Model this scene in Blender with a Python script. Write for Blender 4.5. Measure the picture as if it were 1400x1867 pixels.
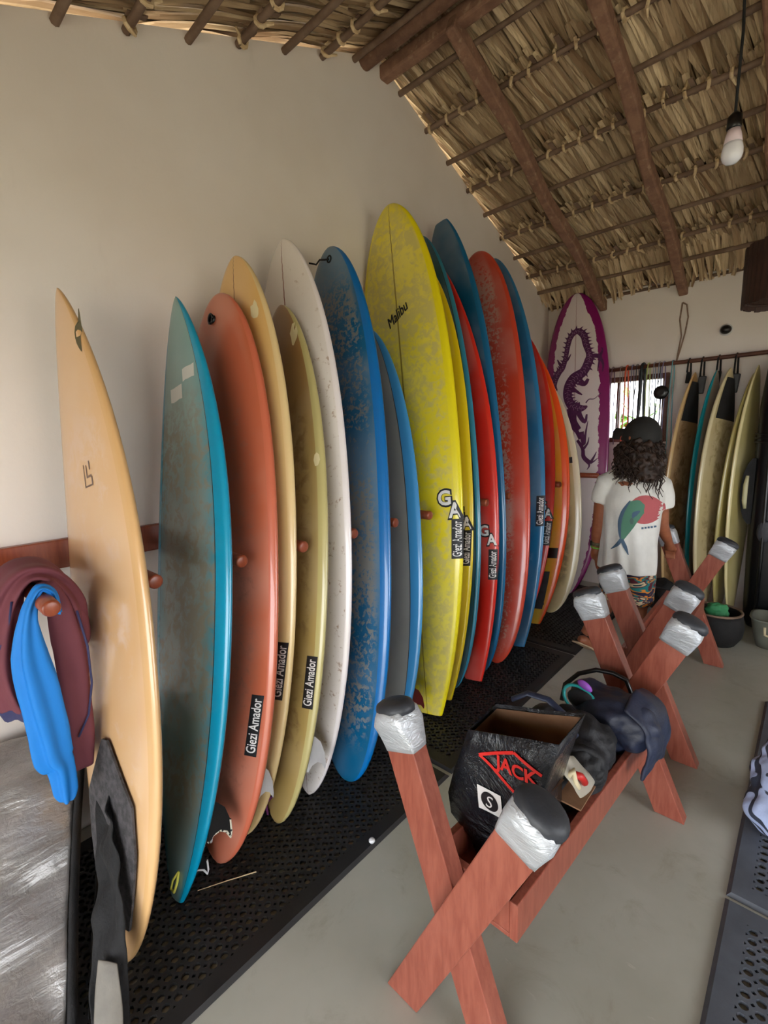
import bpy, bmesh, math, random
from mathutils import Vector, Matrix, noise
from mathutils.bvhtree import BVHTree

for _o in list(bpy.data.objects):
    bpy.data.objects.remove(_o, do_unlink=True)
scene = bpy.context.scene
COL = scene.collection
R = random.Random(7)

# ------------------------------------------------------------------ camera
cam_d = bpy.data.cameras.new('camera')
cam_d.sensor_fit = 'HORIZONTAL'
cam_d.sensor_width = 36.0
cam_d.lens = 36.0 * 850.0 / 1400.0
cam_d.clip_start = 0.02
cam = bpy.data.objects.new('camera', cam_d)
COL.objects.link(cam)
cam.matrix_world = Matrix(((0.73417386, -0.08796257, 0.67323942, 0),
                           (0.67808488, 0.14536445, -0.72046518, 0),
                           (-0.03449111, 0.98546018, 0.16636887, 1.6),
                           (0, 0, 0, 1)))
scene.camera = cam

# ------------------------------------------------------------------ sky
world = bpy.data.worlds.new('World')
scene.world = world
world.use_nodes = True
_nt = world.node_tree
_bg = _nt.nodes['Background']
_bg.inputs['Color'].default_value = (0.92, 0.96, 1.0, 1)      # bright overcast tropical sky
_bg.inputs['Strength'].default_value = 2.6

scene.view_settings.view_transform = 'Standard'
scene.view_settings.look = 'None'
scene.view_settings.gamma = 1.0
scene.view_settings.use_curve_mapping = False
scene.view_settings.exposure = 1.82

# ------------------------------------------------------------------ helpers
def lin(c):
    return tuple(((v / 255.0) / 12.92 if v <= 10 else ((v / 255.0 + 0.055) / 1.055) ** 2.4) for v in c)


class NT:
    """small wrapper for building node materials"""
    def __init__(self, name):
        self.m = bpy.data.materials.new(name)
        self.m.use_nodes = True
        self.t = self.m.node_tree
        self.b = self.t.nodes['Principled BSDF']

    def node(self, typ, **kw):
        n = self.t.nodes.new(typ)
        for k, v in kw.items():
            setattr(n, k, v)
        return n

    def link(self, a, b):
        self.t.links.new(a, b)

    def set(self, sock, v):
        if hasattr(v, 'is_output') or isinstance(v, bpy.types.NodeSocket):
            self.link(v, sock)
        elif isinstance(v, (tuple, list)):
            sock.default_value = tuple(v) + ((1,) if len(v) == 3 and sock.type == 'RGBA' else ())
        else:
            sock.default_value = v

    def attr(self, name):
        return self.node('ShaderNodeAttribute', attribute_name=name).outputs['Fac']

    def obj(self):
        return self.node('ShaderNodeTexCoord').outputs['Object']

    def rand(self):
        return self.node('ShaderNodeObjectInfo').outputs['Random']

    def mapping(self, vec, scale=(1, 1, 1), loc=(0, 0, 0), rot=(0, 0, 0)):
        n = self.node('ShaderNodeMapping')
        self.link(vec, n.inputs['Vector'])
        n.inputs['Scale'].default_value = scale
        n.inputs['Location'].default_value = loc
        n.inputs['Rotation'].default_value = rot
        return n.outputs['Vector']

    def noise(self, vec=None, scale=5.0, detail=4.0, rough=0.55, dist=0.0):
        n = self.node('ShaderNodeTexNoise')
        if vec is not None:
            self.link(vec, n.inputs['Vector'])
        n.inputs['Scale'].default_value = scale
        n.inputs['Detail'].default_value = detail
        n.inputs['Roughness'].default_value = rough
        n.inputs['Distortion'].default_value = dist
        return n.outputs['Fac']

    def vor(self, vec=None, scale=5.0, feature='F1', out='Distance'):
        n = self.node('ShaderNodeTexVoronoi', feature=feature)
        if vec is not None:
            self.link(vec, n.inputs['Vector'])
        n.inputs['Scale'].default_value = scale
        return n.outputs[out]

    def math(self, op, a, b=0.0, c=0.0, clamp=False):
        n = self.node('ShaderNodeMath', operation=op, use_clamp=clamp)
        for i, v in enumerate((a, b, c)):
            if i < len(n.inputs):
                self.set(n.inputs[i], v)
        return n.outputs[0]

    def step(self, v, lo, hi):
        n = self.node('ShaderNodeMapRange', interpolation_type='SMOOTHSTEP')
        self.set(n.inputs['Value'], v)
        n.inputs['From Min'].default_value = lo
        n.inputs['From Max'].default_value = hi
        n.inputs['To Min'].default_value = 0.0
        n.inputs['To Max'].default_value = 1.0
        return n.outputs[0]

    def mix(self, f, a, b):
        n = self.node('ShaderNodeMix', data_type='RGBA')
        self.set(n.inputs[0], f)
        self.set(n.inputs[6], a)
        self.set(n.inputs[7], b)
        return n.outputs[2]

    def bump(self, h, strength=0.2, dist=0.01):
        n = self.node('ShaderNodeBump')
        n.inputs['Strength'].default_value = strength
        n.inputs['Distance'].default_value = dist
        self.link(h, n.inputs['Height'])
        self.link(n.outputs['Normal'], self.b.inputs['Normal'])

    def fin(self, col, rough=0.6, metal=0.0, spec=None, coat=0.0):
        self.set(self.b.inputs['Base Color'], col)
        self.set(self.b.inputs['Roughness'], rough)
        self.set(self.b.inputs['Metallic'], metal)
        if spec is not None:
            self.b.inputs['Specular IOR Level'].default_value = spec
        if coat:
            self.b.inputs['Coat Weight'].default_value = coat
            self.b.inputs['Coat Roughness'].default_value = 0.08
        return self.m


def mottled(name, c1, c2, scale=6.0, rough=0.6, bump=0.0, metal=0.0, stretch=(1, 1, 1), spec=None, coat=0.0):
    n = NT(name)
    v = n.mapping(n.obj(), scale=stretch)
    f = n.noise(v, scale, 5)
    c = n.mix(n.step(f, 0.3, 0.7), lin(c1), lin(c2))
    if bump:
        n.bump(n.noise(v, scale * 6, 4), bump, 0.01)
    return n.fin(c, rough, metal, spec, coat)


class MB:
    """collects vertices and faces for one mesh"""
    def __init__(self):
        self.v, self.f, self.mi = [], [], []
        self.cur = 0

    def add(self, vs, fs):
        k = len(self.v)
        self.v += [tuple(p) for p in vs]
        for q in fs:
            self.f.append(tuple(i + k for i in q))
            self.mi.append(self.cur)
        return k

    def box(self, c, s, rot=None):
        hx, hy, hz = s[0] / 2, s[1] / 2, s[2] / 2
        P = [Vector((x, y, z)) for x in (-hx, hx) for y in (-hy, hy) for z in (-hz, hz)]
        if rot is not None:
            P = [rot @ p for p in P]
        self.add([p + Vector(c) for p in P],
                 [(0, 1, 3, 2), (4, 6, 7, 5), (0, 4, 5, 1), (2, 3, 7, 6), (0, 2, 6, 4), (1, 5, 7, 3)])

    def loft(self, rings, close=True, caps=True):
        """rings: list of equal-length vertex lists"""
        n = len(rings[0])
        vs = [p for r in rings for p in r]
        fs = []
        for i in range(len(rings) - 1):
            for j in range(n if close else n - 1):
                a, b = i * n + j, i * n + (j + 1) % n
                fs.append((a, b, b + n, a + n))
        if caps and close:
            fs.append(tuple(range(n))[::-1])
            fs.append(tuple(range((len(rings) - 1) * n, len(rings) * n)))
        return self.add(vs, fs)

    def tube(self, pts, rad, n=10, caps=True, flat=1.0):
        pts = [Vector(p) for p in pts]
        rad = rad if isinstance(rad, (list, tuple)) else [rad] * len(pts)
        rings = []
        up = None
        for i, p in enumerate(pts):
            d = (pts[min(i + 1, len(pts) - 1)] - pts[max(i - 1, 0)]).normalized()
            if up is None:
                up = Vector((0, 0, 1)) if abs(d.z) < 0.9 else Vector((1, 0, 0))
            s = d.cross(up).normalized()
            up = s.cross(d).normalized()
            rings.append([p + s * (math.cos(a) * rad[i]) + up * (math.sin(a) * rad[i] * flat)
                          for a in [2 * math.pi * k / n for k in range(n)]])
        self.loft(rings, True, caps)

    def ellipsoid(self, c, r, n=14, m=9, rot=None):
        c = Vector(c)
        rings = []
        for i in range(1, m):
            th = math.pi * i / m
            ring = []
            for k in range(n):
                a = 2 * math.pi * k / n
                p = Vector((r[0] * math.sin(th) * math.cos(a), r[1] * math.sin(th) * math.sin(a), r[2] * math.cos(th)))
                if rot is not None:
                    p = rot @ p
                ring.append(c + p)
            rings.append(ring)
        t = Vector((0, 0, r[2]))
        if rot is not None:
            t = rot @ t
        k = self.loft(rings, True, False)
        e = self.add([c + t, c - t], [])
        for j in range(n):
            self.f.append((k + (j + 1) % n, k + j, e)); self.mi.append(self.cur)
            b = k + (m - 2) * n
            self.f.append((b + j, b + (j + 1) % n, e + 1)); self.mi.append(self.cur)

    def mesh(self, name, smooth=False):
        me = bpy.data.meshes.new(name)
        me.from_pydata(self.v, [], self.f)
        me.update()
        if smooth:
            for p in me.polygons:
                p.use_smooth = True
        return me

    def build(self, name, mat, parent=None, smooth=False, loc=None):
        me = self.mesh(name, smooth)
        for m in (mat if isinstance(mat, (list, tuple)) else [mat]):
            me.materials.append(m)
        if isinstance(mat, (list, tuple)):
            me.polygons.foreach_set('material_index', self.mi)
        return link(name, me, parent, loc)


def link(name, data, parent=None, loc=None):
    o = bpy.data.objects.new(name, data)
    COL.objects.link(o)
    if loc is not None:
        o.location = loc
    if parent is not None:
        o.parent = parent
        # geometry given in world space: cancel the parent's own location
        if data is not None and loc is None:
            o.matrix_parent_inverse = Matrix.Translation(-Vector(parent.location))
    return o


def empty(name, loc, label=None, cat=None, group=None, kind=None):
    o = bpy.data.objects.new(name, None)
    COL.objects.link(o)
    o.empty_display_size = 0.05
    o.location = loc
    tag(o, label, cat, group, kind)
    return o


def tag(o, label=None, cat=None, group=None, kind=None):
    if label: o['label'] = label
    if cat: o['category'] = cat
    if group: o['group'] = group
    if kind: o['kind'] = kind
    return o


def bevel(o, w=0.004, seg=2):
    m = o.modifiers.new('bevel', 'BEVEL')
    m.width = w
    m.segments = seg
    m.limit_method = 'ANGLE'
    return o


def fnoise(p, s=1.0, seed=0.0):
    return noise.noise(Vector((p[0] * s + seed, p[1] * s - seed * 0.7, p[2] * s + seed * 1.3)))


def remeshed(mb, name, mat, parent, voxel, smooth_it=6, disp=0.0, dscale=8.0, seed=0.0, post=None):
    """join the collected shapes into one continuous skin"""
    me = mb.mesh(name + '_src')
    o = bpy.data.objects.new(name + '_src', me)
    COL.objects.link(o)
    m = o.modifiers.new('r', 'REMESH'); m.mode = 'VOXEL'; m.voxel_size = voxel; m.use_smooth_shade = True
    s = o.modifiers.new('s', 'SMOOTH'); s.iterations = smooth_it; s.factor = 0.5
    dg = bpy.context.evaluated_depsgraph_get()
    out = bpy.data.meshes.new_from_object(o.evaluated_get(dg))
    bpy.data.objects.remove(o, do_unlink=True)
    bpy.data.meshes.remove(me)
    out.name = name
    if disp or post:
        nr = [v.normal.copy() for v in out.vertices]
        for v, q in zip(out.vertices, nr):
            if disp:
                d = fnoise(v.co, dscale, seed) + 0.5 * fnoise(v.co, dscale * 2.3, seed + 5)
                v.co += q * (disp * d)
            if post:
                v.co = post(v.co)
        out.update()
    for p in out.polygons:
        p.use_smooth = True
    out.materials.clear()
    out.materials.append(mat)
    return link(name, out, parent)


def text_polys(body, bold=0.0, shear=0.0):
    """(verts2d, faces) of a piece of lettering, in a box with its own width and height"""
    cu = bpy.data.curves.new('t', 'FONT')
    cu.body = body
    cu.offset = bold
    cu.shear = shear
    cu.resolution_u = 3
    cu.fill_mode = 'FRONT' if hasattr(cu, 'fill_mode') else 'FRONT'
    o = bpy.data.objects.new('t', cu)
    COL.objects.link(o)
    dg = bpy.context.evaluated_depsgraph_get()
    me = bpy.data.meshes.new_from_object(o.evaluated_get(dg))
    vs = [(v.co.x, v.co.y) for v in me.vertices]
    fs = [tuple(p.vertices) for p in me.polygons]
    bpy.data.objects.remove(o, do_unlink=True)
    bpy.data.meshes.remove(me)
    bpy.data.curves.remove(cu)
    return vs, fs


# ------------------------------------------------------------------ materials
def mat_wall():
    n = NT('plaster_cream')
    o = n.obj()
    f = n.noise(o, 1.3, 3)
    c = n.mix(n.step(f, 0.3, 0.75), lin((240, 231, 224)), lin((231, 220, 211)))
    d = n.step(n.noise(n.mapping(o, (1, 1, 0.35)), 5, 6, 0.7), 0.60, 0.82)
    c = n.mix(n.math('MULTIPLY', d, 0.25), c, lin((196, 182, 166)))
    n.bump(n.noise(o, 26, 4), 0.10, 0.01)
    return n.fin(c, 0.85)


def mat_floor():
    n = NT('polished_concrete')
    o = n.obj()
    f = n.noise(o, 0.9, 6, 0.6)
    c = n.mix(n.step(f, 0.3, 0.7), lin((160, 158, 144)), lin((182, 181, 170)))
    s = n.step(n.noise(o, 5.5, 7, 0.7, 0.6), 0.52, 0.75)
    c = n.mix(n.math('MULTIPLY', s, 0.4), c, lin((128, 116, 92)))
    k = n.step(n.noise(n.mapping(o, (1, 4, 1), rot=(0, 0, 0.6)), 14, 3, 0.6), 0.68, 0.76)
    c = n.mix(n.math('MULTIPLY', k, 0.35), c, lin((196, 194, 182)))
    n.bump(n.noise(o, 8, 6), 0.05, 0.01)
    r = n.math('ADD', n.math('MULTIPLY', n.noise(o, 3, 4), 0.25), 0.22)
    return n.fin(c, r)


def mat_redwood(name='red_brown_wood', c1=(160, 90, 72), c2=(138, 70, 55), rough=0.34):
    n = NT(name)
    o = n.obj()
    g = n.noise(n.mapping(o, (9, 9, 1.2)), 7, 5, 0.6, 0.4)
    c = n.mix(n.step(g, 0.3, 0.7), lin(c1), lin(c2))
    g2 = n.noise(o, 3, 3)
    c = n.mix(n.math('MULTIPLY', n.step(g2, 0.5, 0.75), 0.35), c, lin((182, 110, 92)))
    n.bump(g, 0.06, 0.004)
    return n.fin(c, rough)


def mat_leaf():
    n = NT('dry_palm_leaf')
    o = n.obj()
    r = n.attr('rnd')
    g = n.noise(n.mapping(o, (60, 4, 4)), 2.0, 4, 0.6)
    c = n.mix(r, lin((150, 120, 90)), lin((232, 208, 170)))
    c = n.mix(n.math('MULTIPLY', n.step(g, 0.45, 0.7), 0.45), c, lin((122, 92, 66)))
    n.set(n.b.inputs['Transmission Weight'], 0.0)
    return n.fin(c, 0.75, spec=0.25)


def mat_rough_wood():
    n = NT('weathered_red_rafter')
    o = n.obj()
    g = n.noise(n.mapping(o, (3, 3, 3)), 5, 6, 0.65)
    c = n.mix(n.step(g, 0.35, 0.65), lin((128, 94, 76)), lin((152, 114, 92)))
    s = n.step(n.noise(o, 22, 5), 0.58, 0.7)
    c = n.mix(n.math('MULTIPLY', s, 0.55), c, lin((184, 156, 130)))
    n.bump(n.noise(o, 30, 5), 0.25, 0.006)
    return n.fin(c, 0.8)


M = {}
M['wall'] = mat_wall()
M['floor'] = mat_floor()
M['redwood'] = mat_redwood()
M['rack'] = mat_redwood('rack_wood', (150, 74, 44), (128, 56, 34), 0.32)
M['leaf'] = mat_leaf()
M['rafter'] = mat_rough_wood()
M['pole'] = mottled('grey_brown_pole', (134, 110, 92), (106, 82, 66), 9, 0.75, 0.2)
M['thatch_back'] = mottled('thatch_back', (120, 94, 66), (82, 62, 42), 14, 0.9, 0.4, stretch=(1, 0.2, 0.2))
M['tie'] = mottled('palm_tie', (226, 202, 164), (196, 166, 126), 30, 0.8)
M['rubber'] = mottled('black_rubber', (34, 32, 32), (25, 24, 24), 9, 0.55, 0.1)
M['rubber2'] = mottled('grey_rubber', (92, 97, 106), (78, 83, 91), 9, 0.5, 0.1)
M['tape'] = NT('duct_tape')
_n = M['tape']; _o = _n.obj()
_n.bump(_n.noise(_n.mapping(_o, (3, 3, 9)), 8, 4, 0.55, 1.4), 0.45, 0.014)
M['tape'] = _n.fin(_n.mix(_n.noise(_o, 12, 4), lin((186, 190, 196)), lin((214, 217, 222))), 0.32, 0.35)
M['pad'] = mottled('charcoal_rubber_pad', (58, 60, 66), (44, 46, 51), 14, 0.5, 0.1)
M['black'] = mottled('black_fabric', (14, 13, 14), (23, 22, 24), 20, 0.8, 0.3)
M['neoprene'] = mottled('black_neoprene', (18, 18, 22), (30, 30, 36), 10, 0.62, 0.3)
M['navy'] = mottled('navy_neoprene', (26, 30, 48), (40, 48, 72), 8, 0.5, 0.3)
M['black_plastic'] = mottled('black_plastic', (11, 12, 14), (17, 18, 21), 6, 0.28, 0.05)
M['dark_metal'] = mottled('dark_metal', (50, 50, 52), (36, 36, 38), 9, 0.4)
M['white_plastic'] = mottled('white_plastic', (226, 226, 228), (214, 214, 218), 9, 0.35)
M['ink'] = NT('black_ink').fin(lin((26, 24, 28)), 0.5)
M['ink_white'] = NT('white_ink').fin(lin((232, 228, 226)), 0.45)
M['ink_red'] = NT('red_ink').fin(lin((214, 40, 34)), 0.45)
M['ink_purple'] = mottled('purple_ink', (88, 30, 82), (70, 20, 66), 30, 0.4)
M['earth'] = mottled('packed_sand', (176, 166, 140), (150, 142, 112), 0.6, 0.95)
M['green'] = mottled('green_leaves', (112, 158, 58), (70, 118, 40), 9, 0.6)
M['frame_wood'] = mottled('dark_window_wood', (106, 64, 48), (82, 46, 34), 12, 0.5)
M['skin'] = mottled('tanned_skin', (158, 96, 66), (142, 82, 56), 18, 0.5)
M['hair'] = mottled('dark_brown_hair', (32, 20, 15), (58, 37, 25), 30, 0.6)
M['shirt'] = mottled('white_cotton', (232, 230, 224), (222, 220, 214), 10, 0.85, 0.15)
M['cap'] = mottled('black_cap_cloth', (34, 33, 32), (26, 25, 25), 30, 0.8)

# ------------------------------------------------------------------ the place: floor and walls
XW, YBW, YF = -2.14, 4.85, -1.70   # left, back and front wall planes
RY, RZ, SL = 2.375, 3.83, 0.404  # ridge and roof slope
ALPHA = math.atan(SL)


def roof_z(y):
    return RZ - SL * abs(y - RY)


mb = MB(); mb.box((0.5, 1.6, -0.06), (5.6, 6.9, 0.12))
tag(mb.build('floor', M['floor']), 'smooth grey-green polished concrete floor', None, None, 'structure')
mb = MB(); mb.box((0, 0, -0.25), (60, 60, 0.1))
tag(mb.build('ground', M['earth']), 'pale packed sand ground outside the shed', None, None, 'structure')

# left gable wall
mb = MB()
prof = [(YF - .15, 0), (YBW + 0.15, 0), (YBW + 0.15, roof_z(YBW + 0.15) - 0.015), (RY, RZ - 0.015), (YF - .15, roof_z(YF - .15) - 0.015)]
mb.loft([[(XW, y, z) for y, z in prof], [(XW - 0.15, y, z - (0.16 if z > 1 else 0)) for y, z in prof]])
tag(mb.build('wall_left', M['wall']), 'cream plastered gable wall behind the leaning surfboards', None, None, 'structure')

# back wall, built around the window opening
WX0, WX1, WZ0, WZ1 = -1.56, -1.02, 1.44, 2.04
mb = MB()
x0, x1, zt = XW, 3.2, roof_z(YBW) - 0.02
for (a, b, c, d) in ((x0, WX0, 0, zt), (WX1, x1, 0, zt), (WX0, WX1, 0, WZ0), (WX0, WX1, WZ1, zt)):
    mb.box(((a + b) / 2, YBW + 0.075, (c + d) / 2), (b - a, 0.15, d - c))
tag(mb.build('wall_back', M['wall']), 'cream plastered back wall with a small window', None, None, 'structure')
# right wall with a wide opening towards the garden
mb = MB()
OY0, OY1, OZ0, OZ1 = 0.0, 2.7, 0.75, 2.1
for prof in ([(YF - .15, 0), (YBW + .15, 0), (YBW + .15, OZ0), (YF - .15, OZ0)],
             [(YF - .15, OZ0), (OY0, OZ0), (OY0, OZ1), (YF - .15, OZ1)],
             [(OY1, OZ0), (YBW + .15, OZ0), (YBW + .15, OZ1), (OY1, OZ1)],
             [(YF - .15, OZ1), (YBW + .15, OZ1), (YBW + .15, roof_z(YBW + .15) - .015), (RY, RZ - .015), (YF - .15, roof_z(YF - .15) - .015)]):
    mb.loft([[(3.2, y, z) for y, z in prof], [(3.35, y, z) for y, z in prof]])
tag(mb.build('wall_right', M['wall']), 'cream plastered gable wall with a wide opening on the right', None, None, 'structure')
# front wall behind the camera with the wide doorway that lets the daylight in
DX0, DX1, DZ = -1.15, 1.75, 2.12
mb = MB()
for (a, b, c, d) in ((XW - .15, DX0, 0, roof_z(YF) - .02), (DX1, 3.35, 0, roof_z(YF) - .02), (DX0, DX1, DZ, roof_z(YF) - .02)):
    mb.box(((a + b) / 2, YF - 0.075, (c + d) / 2), (b - a, 0.15, d - c))
tag(mb.build('wall_front', M['wall']), 'cream front wall with a wide doorway behind the camera', None, None, 'structure')

# ------------------------------------------------------------------ window
win = empty('window_1', (-1.29, YBW, WZ0), 'dark wooden framed window in the back wall behind the hanging leashes', None, None, 'structure')
fw = 0.045
for nm, c, s in (('window_sill', ((WX0 + WX1) / 2, YBW - 0.005, WZ0 + fw / 2), (WX1 - WX0, 0.09, fw)),
                 ('window_head', ((WX0 + WX1) / 2, YBW - 0.005, WZ1 - fw / 2), (WX1 - WX0, 0.09, fw)),
                 ('window_jamb', (WX0 + fw / 2, YBW - 0.005, (WZ0 + WZ1) / 2), (fw, 0.09, WZ1 - WZ0 - 2 * fw)),
                 ('window_jamb', (WX1 - fw / 2, YBW - 0.005, (WZ0 + WZ1) / 2), (fw, 0.09, WZ1 - WZ0 - 2 * fw)),
                 ('mullion', (-1.445, YBW + 0.03, (WZ0 + WZ1) / 2), (0.03, 0.04, WZ1 - WZ0 - 2 * fw))):
    mb = MB(); mb.box(c, s)
    bevel(mb.build(nm, M['frame_wood'], win), 0.004)
glass = NT('window_glass')
glass.b.inputs['Transmission Weight'].default_value = 1.0
glass.b.inputs['IOR'].default_value = 1.02
M['glass'] = glass.fin((1, 1, 1), 0.0)
mb = MB(); mb.box((-1.2375, YBW + 0.06, (WZ0 + WZ1) / 2), (0.39, 0.004, WZ1 - WZ0 - 2 * fw)); mb.build('pane', M['glass'], win)
mb = MB(); mb.box((-1.4875, YBW + 0.06, (WZ0 + WZ1) / 2), (0.055, 0.004, WZ1 - WZ0 - 2 * fw)); mb.build('pane', M['glass'], win)

# greenery outside the window
bush = empty('shrub', (-1.9, 6.9, -0.2), 'leafy green shrub outside, seen through the back window', 'shrub')
mb = MB()
for k in range(260):
    c = Vector((-1.9 + R.gauss(0, 0.35), 6.9 + R.gauss(0, 0.25), 1.0 + R.gauss(0, 0.42)))
    d = Vector((R.gauss(0, 1), R.gauss(0, 1), R.gauss(0, 0.6))).normalized() * 0.13
    s = d.cross(Vector((0, 0, 1))).normalized() * 0.05
    mb.add([c - d, c + s, c + d, c - s], [(0, 1, 2, 3)])
tag(mb.build('foliage', M['green'], bush), kind='stuff')
mb = MB()
for k in range(6):
    a = 2 * math.pi * k / 6
    mb.tube([(-1.9, 6.9, -0.2), (-1.9 + 0.15 * math.cos(a), 6.9 + 0.12 * math.sin(a), 0.5), (-1.9 + 0.35 * math.cos(a), 6.9 + 0.3 * math.sin(a), 1.2)], [0.03, 0.02, 0.008], 6)
mb.build('stem', M['pole'], bush)

# ------------------------------------------------------------------ thatched roof
roof = empty('ceiling', (0, RY, RZ), 'thatched palm-leaf roof on wooden rafters, seen from below', None, None, 'structure')
X0R, X1R = -2.6, 3.6
mb = MB()
for sgn in (1, -1):
    LN = 3.05 if sgn == 1 else 4.75
    ya, yb = RY, RY + sgn * LN
    n = Vector((0, sgn * math.sin(ALPHA), math.cos(ALPHA)))
    quad = [Vector((X0R, ya, RZ)), Vector((X1R, ya, RZ)), Vector((X1R, yb, RZ - SL * LN)), Vector((X0R, yb, RZ - SL * LN))]
    lo = [q + n * 0.085 for q in quad]; hi = [q + n * 0.16 for q in quad]
    mb.loft([lo, hi])
mb.build('thatch_sheet', M['thatch_back'], roof)


def slope_pt(x, d, off, sgn):
    """point on a roof slope: d metres down from the ridge, off metres along the outward normal"""
    return Vector((x, RY + sgn * (d * math.cos(ALPHA) + off * math.sin(ALPHA)), RZ - d * math.sin(ALPHA) + off * math.cos(ALPHA)))


def leaf_variant(seed):
    r = random.Random(seed)
    L = r.uniform(0.56, 0.72); w = r.uniform(0.022, 0.046)
    tw = r.uniform(-0.5, 0.5); bend = r.uniform(-0.05, 0.05); crease = r.uniform(0.004, 0.012)
    vs, fs = [], []
    N = 4
    for i in range(N + 1):
        t = i / N
        ww = w * (0.75 + 0.5 * math.sin(math.pi * min(1, t * 1.05)) - 0.35 * t * t)
        a = tw * t
        y = -0.06 + t * L
        z = 0.015 * math.sin(t * 3.0) + r.uniform(-0.004, 0.004)
        x = bend * t * t
        for s, zz in ((-1, 0.0), (0, crease), (1, 0.0)):
            vs.append((x + s * ww / 2 * math.cos(a), y, z + zz + s * ww / 2 * math.sin(a)))
    for i in range(N):
        for j in range(2):
            k = i * 3 + j
            fs.append((k, k + 1, k + 4, k + 3))
    return vs, fs


LV = [leaf_variant(s) for s in range(14)]
# each leaf: slope sign, variant, matrix, tone
leaves = []
ROWS = [-0.03 + 0.545 * k for k in range(6)]
for sgn in (1, -1):
    for ri, d0 in enumerate(ROWS if sgn == 1 else [-0.03 + 0.545 * k for k in range(8)]):
        x = -2.5
        while x < 3.3:
            for lay in range(3):
                d = d0 + R.uniform(-0.05, 0.04) + lay * 0.07
                off = -0.006 + lay * 0.016 + R.uniform(-0.004, 0.004)
                p = slope_pt(x + R.uniform(-0.015, 0.015), d, off, sgn)
                ydir = Vector((0, sgn * math.cos(ALPHA), -math.sin(ALPHA)))
                nrm = Vector((0, sgn * math.sin(ALPHA), math.cos(ALPHA)))
                tilt = R.uniform(0.03, 0.08)
                ang = 0.16 * sgn + R.gauss(0, 0.055)
                yd = (ydir * math.cos(tilt) + nrm * math.sin(tilt)).normalized()
                xd = Vector((1, 0, 0))
                yd2 = (yd * math.cos(ang) + xd * math.sin(ang)).normalized()
                zd = xd.cross(yd2).normalized()
                if zd.dot(nrm) < 0: zd = -zd
                xd2 = yd2.cross(zd).normalized()
                mt = Matrix(((xd2.x, yd2.x, zd.x, p.x), (xd2.y, yd2.y, zd.y, p.y), (xd2.z, yd2.z, zd.z, p.z), (0, 0, 0, 1)))
                leaves.append((sgn, R.randrange(14), mt, min(1, max(0, R.gauss(0.45, 0.27)))))
            x += R.uniform(0.020, 0.032)
# fringe of leaf ends that hangs down in front of the back wall
x = -2.12
while x < 3.1:
    p = Vector((x, 4.52 + R.uniform(-0.03, 0.03), roof_z(4.52) + 0.015))
    yd = Vector((R.gauss(0.06, 0.10), 0.72 + R.uniform(-.1, .05), -0.68)).normalized()
    xd = Vector((1, R.uniform(-.3, .3), 0)).normalized()
    zd = xd.cross(yd).normalized(); xd = yd.cross(zd).normalized()
    s = R.uniform(0.52, 0.62)
    mt = Matrix(((xd.x, yd.x * s, zd.x, p.x), (xd.y, yd.y * s, zd.y, p.y), (xd.z, yd.z * s, zd.z, p.z), (0, 0, 0, 1)))
    leaves.append((1, R.randrange(14), mt, min(1, max(0, R.gauss(0.6, 0.25)))))
    x += R.uniform(0.014, 0.024)
# the leaves that show largest are single parts, the rest one mesh
camp = Vector((0, 0, 1.6))


def leaf_view(l):
    p = l[2] @ Vector((0, 0.3, 0)) - camp
    q = cam.matrix_world.to_3x3().transposed() @ p
    if q.z > -0.2: return 99
    u, v = 850 * q.x / -q.z, 850 * q.y / -q.z
    if abs(u) > 720 or abs(v) > 960: return 50 + p.length
    return p.length


leaves.sort(key=leaf_view)
near, rest = leaves[:300], leaves[300:]
leaf_me = []
for i, (vs, fs) in enumerate(LV):
    for tone in range(4):
        me = bpy.data.meshes.new('palm_leaf')
        me.from_pydata(vs, [], fs)
        a = me.attributes.new('rnd', 'FLOAT', 'POINT')
        a.data.foreach_set('value', [0.12 + 0.25 * tone] * len(vs))
        me.materials.append(M['leaf'])
        leaf_me.append(me)
for (sgn, vi, mt, tone) in near:
    o = bpy.data.objects.new('palm_leaf', leaf_me[vi * 4 + min(3, int(tone * 4))])
    COL.objects.link(o); o.parent = roof
    o.matrix_parent_inverse = Matrix.Translation(-Vector(roof.location))
    o.matrix_basis = mt
V_, F_, T_ = [], [], []
for (sgn, vi, mt, tone) in rest:
    k = len(V_)
    vs, fs = LV[vi]
    V_ += [tuple(mt @ Vector(v)) for v in vs]
    F_ += [tuple(i + k for i in f) for f in fs]
    T_ += [tone] * len(vs)
me = bpy.data.meshes.new('thatch_leaves')
me.from_pydata(V_, [], F_)
a = me.attributes.new('rnd', 'FLOAT', 'POINT'); a.data.foreach_set('value', T_)
me.materials.append(M['leaf'])
tag(link('thatch_leaves', me, roof), kind='stuff')

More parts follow.
